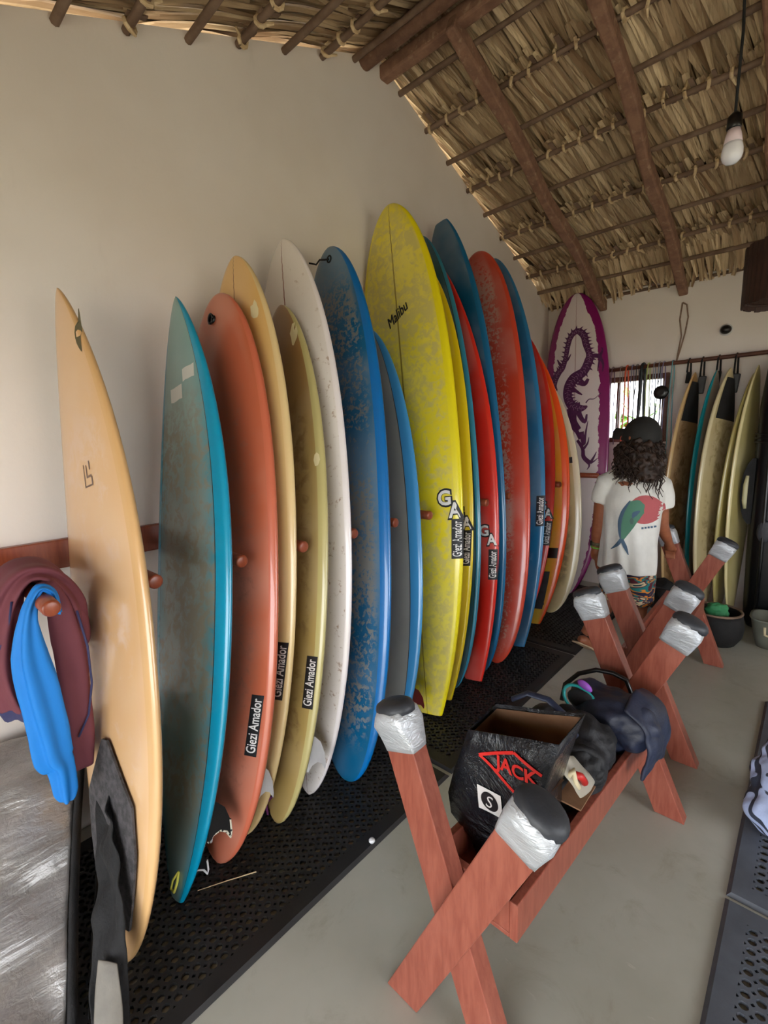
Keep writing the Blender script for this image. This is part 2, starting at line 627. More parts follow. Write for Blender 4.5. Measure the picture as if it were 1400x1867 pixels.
# battens (poles along the shed), alternate ones carry the leaf ties
tie_mb = MB()
tie_mb.tube([(0.0, 0.023 * math.cos(a), 0.023 * math.sin(a)) for a in [2 * math.pi * k / 8 for k in range(9)]], 0.0095, 6, False)
tie_mb.tube([(0.0, 0.0, -0.02), (0.016, 0.014, -0.055)], [0.010, 0.005], 5)
tie_me = tie_mb.mesh('tie'); tie_me.materials.append(M['tie'])
for sgn in (1, -1):
    for k in range(11):
        d = 0.235 + k * 0.2725
        if d > 3.0: break
        pts = []
        rr = random.Random(50 + k + sgn)
        ph, am = rr.uniform(0, 6), rr.uniform(0.004, 0.016)
        for i in range(25):
            x = -2.35 + i * (5.7 / 24)
            pts.append(slope_pt(x, d + am * math.sin(ph + x * 1.7), -0.045 + 0.004 * math.sin(x * 2.3 + ph), sgn))
        mb = MB(); mb.tube(pts, [0.0155 + 0.002 * math.sin(i) for i in range(25)], 8)
        mb.build('batten', M['pole'], roof, True)
        if k % 2 == 1:
            x = -2.10
            while x < (0.6 if sgn == 1 else -0.9):
                c = slope_pt(x, d + am * math.sin(ph + x * 1.7), -0.045, sgn)
                o = bpy.data.objects.new('tie', tie_me); COL.objects.link(o); o.parent = roof
                o.matrix_parent_inverse = Matrix.Translation(-Vector(roof.location))
                o.location = c
                o.rotation_euler = (R.uniform(0, 6), R.uniform(-.3, .3), R.uniform(-.5, .5))
                # leaf stub standing up beside the tie
                if R.random() < 0.75:
                    sm = MB()
                    p0 = slope_pt(x + 0.03, d - R.uniform(0.05, 0.10), -0.03, sgn); p1 = slope_pt(x + 0.045, d + 0.03, -0.028, sgn)
                    wv = Vector((R.uniform(0.009, 0.016), 0, 0)); h = Vector((0, 0, -0.006))
                    sm.add([p0 - wv, p0 + wv, p1 + wv, p1 - wv, p0 - wv + h, p0 + wv + h, p1 + wv + h, p1 - wv + h],
                           [(0, 1, 2, 3), (7, 6, 5, 4), (0, 4, 5, 1), (1, 5, 6, 2), (2, 6, 7, 3), (3, 7, 4, 0)])
                    sm.build('leaf_stub', M['tie'] if R.random() < .3 else M['pole'], roof)
                x += R.uniform(0.09, 0.16)

# rafters
for sgn in (1, -1):
    for xr in ((-1.605, -0.955, -0.335, 0.30, 0.95, 1.6, 2.25, 2.9) if sgn == 1 else (-0.75, 0.0, 0.75, 1.5, 2.25, 2.9)):
        mb = MB()
        rings = []
        for i in range(14):
            d = 0.04 + i * (2.78 / 13) if sgn == 1 else 0.04 + i * (4.3 / 13)
            c = slope_pt(xr + 0.012 * math.sin(i * 1.1 + xr * 9), d, -0.108, sgn)
            nv = Vector((0, sgn * math.sin(ALPHA), math.cos(ALPHA)))
            w = 0.034 + 0.004 * math.sin(i * 2.1 + xr); h = 0.044
            rings.append([c + Vector((-w, 0, 0)) - nv * h, c + Vector((w, 0, 0)) - nv * h, c + Vector((w, 0, 0)) + nv * h, c + Vector((-w, 0, 0)) + nv * h])
        mb.loft(rings)
        bevel(mb.build('rafter', M['rafter'], roof), 0.012, 2)
mb = MB(); mb.tube([(-2.2, 2.255, 3.735), (0.5, 2.25, 3.74), (3.25, 2.255, 3.73)], 0.048, 14)
mb.build('ridge_log', M['rafter'], roof, True)
mb = MB(); mb.box((0.5, 2.425, 3.745), (5.5, 0.075, 0.08))
bevel(mb.build('ridge_beam', M['rafter'], roof), 0.012)

# ------------------------------------------------------------------ rubber mats with holes
def mat_mesh():
    W, L, T, P = 0.92, 1.512, 0.013, 0.036
    nx, ny = 22, 38
    ox, oy = (W - nx * P) / 2, (L - ny * P) / 2
    mb = MB()
    r, ch = 0.0125, 0.0065
    h = P / 2
    outer = [(h, -h + ch), (h, h - ch), (h - ch, h), (-h + ch, h), (-h, h - ch), (-h, -h + ch), (-h + ch, -h), (h - ch, -h)]
    inner = [(r * math.cos(a), r * math.sin(a)) for a in [math.radians(-22.5 + 45 * k) for k in range(8)]]
    fs = []
    for k in range(8):
        j = (k + 1) % 8
        fs.append((k, j, 8 + j, 8 + k))           # top ring
        fs.append((8 + k, 8 + j, 16 + j, 16 + k))  # wall of the big hole
    for k in (1, 3, 5, 7):
        fs.append((k, 24 + k, 24 + (k + 1) % 8, (k + 1) % 8))
    for i in range(nx):
        for j in range(ny):
            cx, cy = ox + (i + .5) * P, oy + (j + .5) * P
            vs = [(cx + x, cy + y, T) for x, y in outer] + [(cx + x, cy + y, T) for x, y in inner] + \
                 [(cx + x, cy + y, 0.002) for x, y in inner] + [(cx + x, cy + y, 0.002) for x, y in outer]
            mb.add(vs, fs)
    # border frame, sloping to the edge
    A = [(ox, oy), (W - ox, oy), (W - ox, L - oy), (ox, L - oy)]
    B = [(0.012, 0.012), (W - 0.012, 0.012), (W - 0.012, L - 0.012), (0.012, L - 0.012)]
    Cc = [(0, 0), (W, 0), (W, L), (0, L)]
    vs = [(x, y, T) for x, y in A] + [(x, y, T) for x, y in B] + [(x, y, 0.001) for x, y in Cc] + [(x, y, 0.001) for x, y in A]
    fr = []
    for k in range(4):
        j = (k + 1) % 4
        fr += [(k, 4 + k, 4 + j, j), (4 + k, 8 + k, 8 + j, 4 + j), (12 + k, k, j, 12 + j)]
    mb.add(vs, fr)
    return mb.mesh('rubber_mat')


mat_me = mat_mesh()
mat_a = mat_me.copy(); mat_a.materials.append(M['rubber'])
mat_b = mat_me.copy(); mat_b.materials.append(M['rubber2'])
for me_, x, y, lab in ((mat_a, -2.06, 3.155, 'black holed rubber mat under the surfboards farthest from the camera'),
                       (mat_a, -2.06, 1.625, 'black holed rubber mat under the yellow and red surfboards'),
                       (mat_a, -2.06, 0.095, 'black holed rubber mat under the nearest tan, teal and coral surfboards'),
                       (mat_b, -0.10, 1.752, 'dark grey holed rubber mat at the right under the striped garment'),
                       (mat_b, -0.10, 0.228, 'nearest dark grey holed rubber mat in the lower right corner')):
    o = link('rubber_mat', me_, None, (x, y, 0.0005))
    tag(o, lab, 'mat', 'holed rubber floor mats')

# ------------------------------------------------------------------ rack on the left wall
rack = empty('board_rack', (XW, 0.3, 1.13), 'red-brown wooden wall rail with round pegs between the surfboards', 'rack')
mb = MB(); mb.box((XW + 0.0175, 2.20, 1.185), (0.035, 5.2, 0.112))
bevel(mb.build('rail', M['rack'], rack), 0.004)
for (y, xe) in ((0.262, -1.49), (0.541, -1.50), (0.840, -1.49), (1.110, -1.48), (1.400, -1.49), (1.690, -1.50), (1.945, -1.48), (2.475, -1.45), (2.800, -1.47), (3.545, -1.44), (4.02, -1.47), (4.33, -1.42)):
    mb = MB()
    L = xe - (XW + 0.035)
    rings = []
    for x, r in ((XW + 0.036, 0.0245), (xe - 0.006, 0.0235), (xe - 0.002, 0.0215), (xe, 0.017)):
        rings.append([(x, y + r * math.cos(a), 1.162 + r * math.sin(a)) for a in [2 * math.pi * k / 20 for k in range(20)]])
    mb.loft(rings)
    o = mb.build('peg', M['rack'], rack, True)
    o.modifiers.new('e', 'EDGE_SPLIT').split_angle = math.radians(50)

# ------------------------------------------------------------------ surfboards
def bshape(t, sh):
    c, pn, qn, pt, qt, xt = sh[:6]
    xn = sh[6] if len(sh) > 6 else 1.0
    x = (t - c) / (1 - c) * xn if t > c else (c - t) / c * xt
    x = min(max(x, 0), 1)
    return (1 - x ** pn) ** (1 / qn) if t > c else (1 - x ** pt) ** (1 / qt)


class Board:
    def __init__(self, pr, sh, th=0.06, deck_sign=-1):
        self.pr, self.sh, self.th = pr, sh, th
        Tx, Ty, Nx, Ny, L, W, phi, roc = pr
        A = Vector((Nx - Tx, Ny - Ty, 0))
        A.z = math.sqrt(L * L - A.length_squared)
        self.A = A.normalized(); self.L = L; self.W = W; self.roc = roc
        V = Vector((math.cos(phi), math.sin(phi), 0))
        V -= self.A * V.dot(self.A)
        self.V = V.normalized()
        self.n = self.V.cross(self.A)
        if self.n.y * deck_sign < 0: self.n = -self.n
        self.base = Vector((Tx, Ty, 0))
        ts = [0.0] + [(k / 12) ** 2 * .18 for k in range(1, 13)] + [.18 + .64 * k / 18 for k in range(1, 18)] + [1 - (k / 14) ** 2 * .18 for k in range(14, -1, -1)]
        self.ts = ts
        self.NP = 26
        zmin = min(p.z for t in ts for p in self.ring(t))
        self.base.z = -zmin + 0.014

    def w0(self, t):
        return self.roc * (max(0, (t - .4) / .6) ** 2.4 + .35 * max(0, (.35 - t) / .35) ** 2)

    def hw(self, t): return max(self.W / 2 * bshape(t, self.sh), 0.002)

    def tk(self, t): return max(self.th / 2 * bshape(t, self.sh) ** .5, 0.004)

    def ring(self, t):
        hw, tk, c = self.hw(t), self.tk(t), self.base + self.A * (t * self.L) + self.n * self.w0(t)
        out = []
        for k in range(self.NP):
            a = 2 * math.pi * k / self.NP
            cs, sn = math.cos(a), math.sin(a)
            v = hw * math.copysign(abs(cs) ** .72, cs); w = tk * math.copysign(abs(sn) ** .85, sn)
            out.append(c + self.V * v + self.n * w)
        return out

    def deck(self, t, v, off=0.0):
        hw, tk = self.hw(t), self.tk(t)
        q = min(abs(v) / hw, 0.999) ** (1 / .72)
        w = tk * math.sqrt(1 - q * q) ** .85
        return self.base + self.A * (t * self.L) + self.n * (self.w0(t) + w + off) + self.V * v

    def bottom(self, t, v, off=0.0):
        hw, tk = self.hw(t), self.tk(t)
        q = min(abs(v) / hw, 0.999) ** (1 / .72)
        w = tk * math.sqrt(1 - q * q) ** .85
        return self.base + self.A * (t * self.L) + self.n * (self.w0(t) - w - off) + self.V * v

    def build(self, mat, parent):
        mb = MB()
        mb.loft([self.ring(t) for t in self.ts])
        me = mb.mesh('blank', True)
        ac, sd, tt = [], [], []
        for t in self.ts:
            for k in range(self.NP):
                a = 2 * math.pi * k / self.NP
                ac.append(math.copysign(abs(math.cos(a)) ** .72, math.cos(a))); sd.append(math.sin(a)); tt.append(t)
        for nm, d in (('across', ac), ('side', sd), ('along', tt)):
            at = me.attributes.new(nm, 'FLOAT', 'POINT'); at.data.foreach_set('value', d)
        me.materials.append(mat)
        return link('blank', me, parent)

    # flat prints lying on the deck, drawn in (length, across) metres
    def decal(self, name, polys, mat, parent, t0, v0, lift=0.0012):
        """polys: (verts2d, faces); x of the drawing runs up the board, y towards the left rail"""
        vs, fs = polys
        P = [self.deck(t0 + x / self.L, v0 - y, lift) for x, y in vs]
        me = bpy.data.meshes.new(name)
        me.from_pydata([tuple(p) for p in P], [], fs)
        me.materials.append(mat)
        return link(name, me, parent)


def fit_text(body, length, height, bold=0.0, shear=0.0):
    vs, fs = text_polys(body, bold, shear)
    x0, x1 = min(v[0] for v in vs), max(v[0] for v in vs)
    y0, y1 = min(v[1] for v in vs), max(v[1] for v in vs)
    return [((x - x0) / (x1 - x0) * length, (y - (y0 + y1) / 2) / (y1 - y0) * height) for x, y in vs], fs


def strip_polys(pts, widths):
    """a ribbon of changing width along 2d points"""
    vs, fs = [], []
    for i, (x, y) in enumerate(pts):
        a = pts[max(i - 1, 0)]; b = pts[min(i + 1, len(pts) - 1)]
        dx, dy = b[0] - a[0], b[1] - a[1]
        l = math.hypot(dx, dy) or 1
        w = widths[i] / 2 if isinstance(widths, (list, tuple)) else widths / 2
        vs += [(x - dy / l * w, y + dx / l * w), (x + dy / l * w, y - dx / l * w)]
        if i: fs.append((2 * i - 2, 2 * i - 1, 2 * i + 1, 2 * i))
    return vs, fs


def grid_rect(x0, x1, y0, y1, nx=6, ny=6):
    vs = [(x0 + (x1 - x0) * i / nx, y0 + (y1 - y0) * j / ny) for i in range(nx + 1) for j in range(ny + 1)]
    fs = [(i * (ny + 1) + j, (i + 1) * (ny + 1) + j, (i + 1) * (ny + 1) + j + 1, i * (ny + 1) + j + 1) for i in range(nx) for j in range(ny)]
    return vs, fs


def board_mat(name, deck, rail=None, bottom=None, wax=None, wamt=0.0, wrange=(0.08, 0.86), edge=0.80, lap=False,
              stringer=None, ragged=0.0, nose=None, nose_t=0.85, rough=0.28, wscale=14.0, grad=None, stripe=None, dirt=None, wedge=0.8, wsoft=0.22):
    n = NT(name)
    o = n.obj()
    ac = n.math('ABSOLUTE', n.attr('across')); sd = n.attr('side'); al = n.attr('along')
    c = lin(deck)
    if grad:
        c = n.mix(n.step(ac, grad[1], grad[2]), c, lin(grad[0]))
    if nose:
        c = n.mix(n.step(al, nose_t - .25, nose_t + .1), c, lin(nose))
    tone = n.noise(o, 2.2, 3)
    c = n.mix(n.math('MULTIPLY', n.step(tone, .4, .7), .12), c, (0.9, 0.85, 0.75))
    if wax:
        nz = n.noise(o, wscale, 6, .62, .5)
        big = n.noise(o, 2.4, 3)
        inside = n.math('MULTIPLY', n.step(al, wrange[0], wrange[0] + .1), n.math('SUBTRACT', 1.0, n.step(al, wrange[1] - .12, wrange[1])))
        inside = n.math('MULTIPLY', inside, n.math('SUBTRACT', 1.0, n.step(ac, wedge - .2, wedge)))
        f = n.step(n.math('ADD', nz, n.math('MULTIPLY', n.math('SUBTRACT', big, .5), .6)), .61 - wsoft / 2 - wamt * .2, .61 + wsoft / 2 - wamt * .2)
        f = n.math('MULTIPLY', n.math('MULTIPLY', f, inside), n.step(sd, 0.02, 0.2))
        wf = f
        c = n.mix(n.math('MULTIPLY', f, .8), c, lin(wax))
    if dirt:
        dz = n.step(n.noise(o, 34, 6, .7), .56, .66)
        bd = n.step(n.noise(o, 3, 3), .42, .58)
        c = n.mix(n.math('MULTIPLY', n.math('MULTIPLY', dz, bd), .7), c, lin(dirt))
    if stringer:
        c = n.mix(n.math('MULTIPLY', n.math('SUBTRACT', 1.0, n.step(ac, .012, .022)), n.step(sd, .3, .5)), c, lin(stringer))
    if stripe:
        for (a0, a1, sc) in stripe:
            c = n.mix(n.math('MULTIPLY', n.step(al, a0 - .003, a0), n.math('SUBTRACT', 1.0, n.step(al, a1, a1 + .003))), c, lin(sc))
    e = n.math('ADD', ac, n.math('MULTIPLY', n.math('SUBTRACT', n.noise(o, 16, 4), .5), ragged)) if ragged else ac
    edge_t = n.math('ADD', e, n.math('MULTIPLY', n.step(al, .86, .995), 0.25)) if ragged else e
    if rail:
        k = n.step(edge_t, edge - .004, edge + .004)
        k = n.math('MAXIMUM', k, n.math('SUBTRACT', 1.0, n.step(sd, -.02, .02)))
        c = n.mix(k, c, lin(rail))
        if lap:
            ln = n.math('MULTIPLY', n.step(edge_t, edge - .022, edge - .014), n.math('SUBTRACT', 1.0, n.step(edge_t, edge - .004, edge)))
            c = n.mix(n.math('MULTIPLY', ln, n.step(sd, .02, .1)), c, lin((24, 26, 30)))
    if bottom:
        c = n.mix(n.math('SUBTRACT', 1.0, n.step(sd, -.5, -.4)), c, lin(bottom))
    r = rough
    if wax:
        r = n.math('ADD', n.math('MULTIPLY', wf, .4), rough)
    return n.fin(c, r, coat=0.55)


def fin_part(b, parent, mat, t=0.13, v=0.12, h=0.12, base=0.12, trim=None, rake=0.05):
    """a swept fin standing on the bottom face"""
    o2 = []
    pts = [(0.5, 0), (0.42, .35), (0.22, .68), (-0.15, .93), (-0.5, 1.0), (-0.62, .97), (-0.42, .78), (-0.32, .5), (-0.36, .2), (-0.5, 0)]
    mb = MB()
    c = b.bottom(t, v, -0.004)
    side = b.V
    ring = [c + b.A * (x * base - rake * y * 0) - b.n * (y * h) for x, y in pts]
    th = [.0045 * (1 - .7 * y) for x, y in pts]
    mb.loft([[p - side * q for p, q in zip(ring, th)], [p + side * q for p, q in zip(ring, th)]])
    f = mb.build('fin', mat, parent)
    if trim:
        mb = MB()
        mb.tube([ring[i] for i in range(3, 10)], 0.0042, 6)
        mb.build('fin_edge', trim, f)
    return f


FIN_W = M['white_plastic']; FIN_B = M['black_plastic']
FIN_R = mottled('dark_red_fin', (110, 24, 30), (92, 18, 24), 10, 0.3)

ROUND = (.5, 2.3, 1.7, 2.0, 1.35, 1.0)
LONG = (.5, 2.6, 1.9, 2.4, 1.5, 1.0)
LSQ = (.52, 2.6, 1.9, 2.2, 1.2, .9)
BOARDS = {
    'tan': ([-1.438, 0.326, -1.986, 0.589, 2.195, 0.555, 0.106, 0.082], (0.46, 1.9, 1.3, 2.6, 1.5, 1.0), 0.062,
            'tan surfboard with grey tail pad, nearest the camera beside the hanging rash guards', dict(deck=(220, 177, 128), rail=(216, 172, 118), edge=.86, wax=(226, 196, 172), wamt=.1)),
    'teal': ([-1.511, 0.520, -1.945, 0.990, 2.227, 0.563, 0.016, 0.086], (0.5, 2.1, 1.3, 2.3, 1.35, 0.97), 0.062,
             'teal surfboard with grey waxed deck and bright turquoise rails, second from the camera', dict(deck=(96, 126, 124), rail=(0, 148, 186), edge=.78, lap=True, wax=(136, 130, 112), wamt=.4, wscale=24, grad=((0, 128, 150), .45, .8), nose=(120, 158, 156), wedge=.95)),
    'coral': ([-1.536, 0.678, -1.931, 1.134, 2.262, 0.576, 0.171, 0.056], (0.47, 2.5, 2.0, 2.4, 1.8, 1.0), 0.068,
              'coral orange round-nosed surfboard with a leash plug near its tip', dict(deck=(192, 98, 66), rail=(202, 106, 78), edge=.9, wax=(176, 110, 90), wamt=.15, wscale=30)),
    'honey': ([-1.579, 0.807, -1.94, 1.236, 2.422, 0.596, 0.122, 0.058], (0.5, 2.3, 1.7, 2.2, 1.7, 1.0), 0.06,
              'honey yellow surfboard with pale patches, behind the coral one', dict(deck=(216, 186, 128), rail=(224, 196, 142), edge=.9, nose=(222, 172, 92), nose_t=.9, stringer=(130, 82, 40), wax=(198, 174, 128), wamt=.1)),
    'olive': ([-1.521, 0.93, -1.905, 1.437, 2.273, 0.559, 0.004, 0.057], (0.5, 2.3, 1.7, 2.2, 1.75, 1.0), 0.06,
              'brownish olive surfboard with pale repair patches, in front of the white one', dict(deck=(172, 146, 88), rail=(190, 178, 120), edge=.86, wax=(140, 112, 70), wamt=.3, wscale=18, nose=(150, 112, 66))),
    'white': ([-1.545, 1.115, -1.978, 1.52, 2.579, 0.607, 0.095, 0.054], (0.5, 2.3, 1.7, 2.2, 1.6, 1.0), 0.062,
              'white surfboard speckled with brown dirt and a thin stringer line', dict(deck=(228, 220, 216), rail=(236, 228, 228), edge=.92, stringer=(120, 60, 40), dirt=(150, 110, 80))),
    'blue': ([-1.469, 1.288, -1.956, 1.812, 2.631, 0.578, 0.021, 0.066], (0.5, 2.6, 1.9, 2.5, 2.1, 1.0), 0.072,
             'large bright blue surfboard with grey worn wax on its deck', dict(deck=(0, 92, 134), rail=(0, 108, 180), edge=.84, wax=(134, 128, 116), wamt=.38, wsoft=.12, wscale=44, wedge=.86, wrange=(.04, .97))),
    'grey': ([-1.514, 1.62, -1.941, 2.039, 2.248, 0.544, -0.015, 0.055], (0.5, 2.3, 1.7, 2.3, 1.7, 1.0), 0.06,
             'grey-decked surfboard with light blue rails, left of the yellow longboard', dict(deck=(146, 146, 140), rail=(66, 148, 206), edge=.76, lap=True)),
    'yellow': ([-1.495, 1.931, -1.963, 2.276, 2.936, 0.630, 0.092, 0.043], LSQ, 0.068,
               'tall bright yellow longboard with black script on its upper deck', dict(deck=(236, 216, 40), rail=(240, 222, 20), edge=.86, wax=(210, 194, 116), wamt=.5, wscale=26, stringer=(150, 128, 40), wrange=(-.1, 1.05), wedge=.95)),
    'yellow2': ([-1.536, 2.105, -1.947, 2.506, 2.669, 0.576, 0.011, 0.060], LSQ, 0.06,
                'second yellow surfboard tucked right behind the tall yellow longboard', dict(deck=(232, 202, 36), rail=(234, 206, 24), edge=.9)),
    'petrol': ([-1.54, 2.257, -1.995, 2.613, 2.875, 0.559, -0.043, 0.057], (0.5, 2.3, 1.8, 2.2, 1.6, 1.0), 0.055,
               'thin dark petrol blue surfboard with black rim between yellow and red boards', dict(deck=(34, 88, 106), rail=(44, 134, 164), edge=.9, lap=True)),
    'red': ([-1.497, 2.408, -1.894, 2.766, 2.648, 0.495, -0.018, 0.059], (0.48, 2.2, 1.1, 2.0, 1.2, 0.9), 0.062,
            'bright red pointed surfboard with square tail and white logo', dict(deck=(206, 38, 24), rail=(220, 44, 28), edge=.9)),
    'blue2': ([-1.509, 2.555, -2.014, 2.886, 3.038, 0.55, -0.058, 0.058], (0.5, 2.3, 1.7, 2.2, 1.6, 1.0, 0.975), 0.06,
              'blue surfboard with square cut top, behind the bright red pointed board', dict(deck=(0, 86, 124), rail=(12, 104, 150), edge=.86)),
    'bigred': ([-1.502, 2.703, -1.97, 3.26, 2.955, 0.595, 0.006, 0.056], (0.5, 2.6, 2.1, 2.5, 1.9, 1.0), 0.075,
               'large round-nosed faded red surfboard speckled with pale wax', dict(deck=(192, 60, 38), rail=(206, 70, 46), edge=.9, wax=(190, 156, 144), wamt=.45, wsoft=.06, wscale=42, wrange=(.0, 1.0), wedge=.7)),
    'blue3': ([-1.493, 3.024, -1.962, 3.488, 2.941, 0.555, -0.014, 0.058], (0.5, 2.3, 1.7, 2.0, 1.2, 0.95), 0.06,
              'mid blue surfboard directly behind the large faded red one', dict(deck=(26, 102, 146), rail=(38, 120, 170), edge=.9, wax=(90, 140, 176), wamt=.2)),
    'red2': ([-1.585, 3.146, -1.856, 3.727, 2.427, 0.559, 0.025, 0.058], ROUND, 0.06,
             'slim red surfboard between the last blue board and the orange one', dict(deck=(198, 34, 22), rail=(208, 38, 24), edge=.9)),
    'orange': ([-1.589, 3.486, -1.850, 3.844, 2.314, 0.598, 0.046, 0.060], (0.5, 2.2, 1.3, 2.0, 1.2, 0.95), 0.06,
               'yellow and orange striped surfboard with black band and black tail pad', dict(deck=(236, 196, 66), rail=(240, 84, 22), edge=.82, grad=((238, 150, 40), .45, .8), stripe=((.235, .268, (24, 22, 22)),))),
    'cream': ([-1.592, 3.788, -1.88, 4.072, 2.127, 0.615, 0.049, 0.06], (0.5, 2.2, 1.4, 2.3, 1.8, 1.0), 0.058,
              'cream surfboard with worn olive deck, last of the row before the purple board', dict(deck=(196, 176, 124), rail=(224, 212, 180), edge=.84, wax=(130, 118, 84), wamt=.6)),
    'purple': ([-1.648, 4.357, -1.801, 4.743, 2.844, 0.619, 0.047, 0.057], (0.52, 2.8, 2.0, 2.4, 1.5, 1.0), 0.066,
               'white longboard with purple rails and a purple dragon, in the far corner', dict(deck=(220, 206, 206), rail=(132, 14, 96), edge=.72, ragged=.22, stringer=(188, 160, 160))),
}
BO = {}
for k, (pr, sh, th, lab, mk) in BOARDS.items():
    b = Board(pr, sh, th)
    root = empty('surfboard', (b.base.x, b.base.y, 0.0), lab, 'surfboard', 'surfboards leaning on the left wall')
    b.root = root
    b.blank = b.build(board_mat('board_' + k, **mk), root)
    BO[k] = b


def outlined_text(b, t0, v0, t1, v1, body='Giezi Amador', height=0.045):
    L = (t1 - t0) * b.L
    slope = (v1 - v0) / L

    def sheared(p):
        vs, fs = p
        return [(x, y - slope * x) for x, y in vs], fs
    o = b.decal('logo_outline', sheared(grid_rect(-.012, L + .012, -height * .62, height * .62, 10, 6)), M['ink'], b.blank, t0, v0, 0.0010)
    b.decal('logo_lettering', sheared(fit_text(body, L, height, 0.014)), M['ink_white'], o, t0, v0, 0.0022)


def ga_logo(b, t, v, size=0.11):
    """upright G with the A stepping down to its right"""
    for ch, dx, dy in (('G', 0.0, size * .36), ('A', size * .42, -size * .16)):
        for nm, g, bold, mat, lift in (('logo_outline', 1.25, .07, M['ink'], .0010 if ch == 'G' else .0016), ('logo_lettering', 1.0, .03, M['ink_white'], .0024)):
            vs, fs = fit_text(ch, size * .56 * g, size * .62 * g, bold)
            vs = [(y + dy, -(x - size * .28 * g + dx) + size * .21) for x, y in vs]
            b.decal(nm, (vs, fs), mat, b.blank, t, v, lift)


outlined_text(BO['coral'], .192, .176, .279, .209)
outlined_text(BO['honey'], .240, .204, .322, .236)
outlined_text(BO['olive'], .222, .188, .303, .212)
outlined_text(BO['yellow'], .301, .256, .366, .272, height=.05)
outlined_text(BO['yellow2'], .300, .222, .368, .242)
outlined_text(BO['red'], .248, .182, .310, .196)
outlined_text(BO['blue3'], .301, .214, .367, .234)
outlined_text(BO['red2'], .300, .218, .366, .236)
# the GA logo stands across the deck with its foot towards the rail
ga_logo(BO['yellow'], .394, .238, .135)
ga_logo(BO['yellow2'], .395, .222, .115)
ga_logo(BO['red'], .344, .170, .11)
ga_logo(BO['red2'], .402, .215, .11)

# script on the yellow longboard
b = BO['yellow']
vs, fs = fit_text('Malibu', 0.165, 0.058, 0.0, 0.45)
ang = math.radians(-60)
vs = [(x * math.cos(ang) - y * math.sin(ang), x * math.sin(ang) + y * math.cos(ang)) for x, y in vs]
_k = len(vs)
_sh = [(0, 0), (.002, .001), (.001, -.002), (-.0015, .001)]
vs3 = [(x + dx, y + dy) for dx, dy in _sh for x, y in vs]
fs3 = [tuple(i + _k * q for i in f) for q in range(len(_sh)) for f in fs]
b.decal('script_lettering', (vs3, fs3), M['ink'], b.blank, .764, -.07, 0.0015)

# stamp on the tan board
b = BO['tan']
stamp = NT('faint_stamp').fin(lin((120, 96, 84)), 0.5)
for (x0, x1, y0, y1) in ((0, .08, -.005, 0), (0, .006, -.06, 0), (.03, .075, -.025, -.018), (.03, .038, -.055, -.018), (.055, .085, -.05, -.042), (.0, .03, -.06, -.052)):
    b.decal('stamp_mark', grid_rect(x0, x1, y0, y1, 2, 2), stamp, b.blank, .680, .0)
# worn dark nose rail of the tan board
dark = NT('nose_scuff').fin(lin((92, 84, 58)), 0.6)
b.decal('nose_scuff', strip_polys([(i * .018, .012 * math.sin(i * .5)) for i in range(9)], [.004, .014, .022, .026, .028, .026, .02, .014, .005]), dark, b.blank, .88, .105)
# tail pad of the tan board
padm = mottled('grey_tail_pad', (86, 82, 84), (54, 52, 54), 40, 0.9, 0.5)
vs, fs = [], []
for i in range(13):
    t = .06 + i * .0205
    hwp = min(b.hw(t) * .70, .15) if i < 9 else min(b.hw(t) * .70, .15) * (1 - (i - 8) * .22)
    for j in range(9):
        vs.append(((t) * b.L, hwp * (j / 4 - 1)))
    if i:
        fs += [((i - 1) * 9 + j, (i - 1) * 9 + j + 1, i * 9 + j + 1, i * 9 + j) for j in range(8)]
o = b.decal('tail_pad', (vs, fs), padm, b.root, 0, 0, 0.008)
o.modifiers.new('s', 'SOLIDIFY').thickness = 0.007
# repair patches, leash plugs, loops
tape_p = NT('pale_patch').fin(lin((206, 206, 200)), 0.6)
b = BO['teal']
for (x0, x1, y0, y1, dx) in ((0.0, .05, -.115, -.03, .03), (-.02, .035, -.02, .075, -.01)):
    vs, fs = grid_rect(x0, x1, y0, y1, 3, 4)
    vs = [(x + fnoise((x * 9, y * 9, 1), 3) * .008 + dx, y) for x, y in vs]
    b.decal('tape_patch', (vs, fs), tape_p, b.blank, .826, 0)
pale = NT('pale_repair').fin(lin((226, 214, 170)), 0.5)


def blob2d(r, n=12, seed=0, sx=1.0):
    rr = random.Random(seed)
    vs = [(0, 0)] + [(sx * r * rr.uniform(.7, 1.15) * math.cos(2 * math.pi * k / n), r * rr.uniform(.7, 1.15) * math.sin(2 * math.pi * k / n)) for k in range(n)]
    return vs, [(0, 1 + k, 1 + (k + 1) % n) for k in range(n)]


BO['honey'].decal('repair_patch', blob2d(.026, 12, 2, 1.5), pale, BO['honey'].blank, .885, .125)
BO['olive'].decal('repair_patch', blob2d(.022, 12, 3, 2.6), pale, BO['olive'].blank, .925, .105)
BO['olive'].decal('repair_patch', blob2d(.02, 7, 4, 1.6), pale, BO['olive'].blank, .665, .235)
b = BO['coral']
mb = MB(); c = b.deck(.951, -.019, 0.002)
mb.tube([c - b.n * .006, c + b.n * .004], [.018, .018], 14)
mb.tube([c + b.n * .006 + b.A * (.022 * math.sin(a)) + b.V * (.012 * math.cos(a) - .006) for a in [k * .7 for k in range(10)]], .0045, 6)
mb.build('leash_plug', M['black_plastic'], b.root, True)
mb = MB(); c = b.deck(.045, -.03, 0.0)
mb.tube([c + b.A * (.03 * math.cos(a)) + b.V * (.006 * math.sin(a)) for a in [2 * math.pi * k / 12 for k in range(13)]], .004, 6)
mb.build('leash_slot', M['white_plastic'], b.root, True)
b = BO['blue']
mb = MB(); c = b.deck(.971, .012, 0.001)
mb.tube([c, c + b.n * .012 - b.V * .02, c + b.n * .02 - b.V * .05 + b.A * .01, c + b.n * .012 - b.V * .085 + b.A * .004, c + b.n * .03 - b.V * .12 + b.A * .02], .0045, 6)
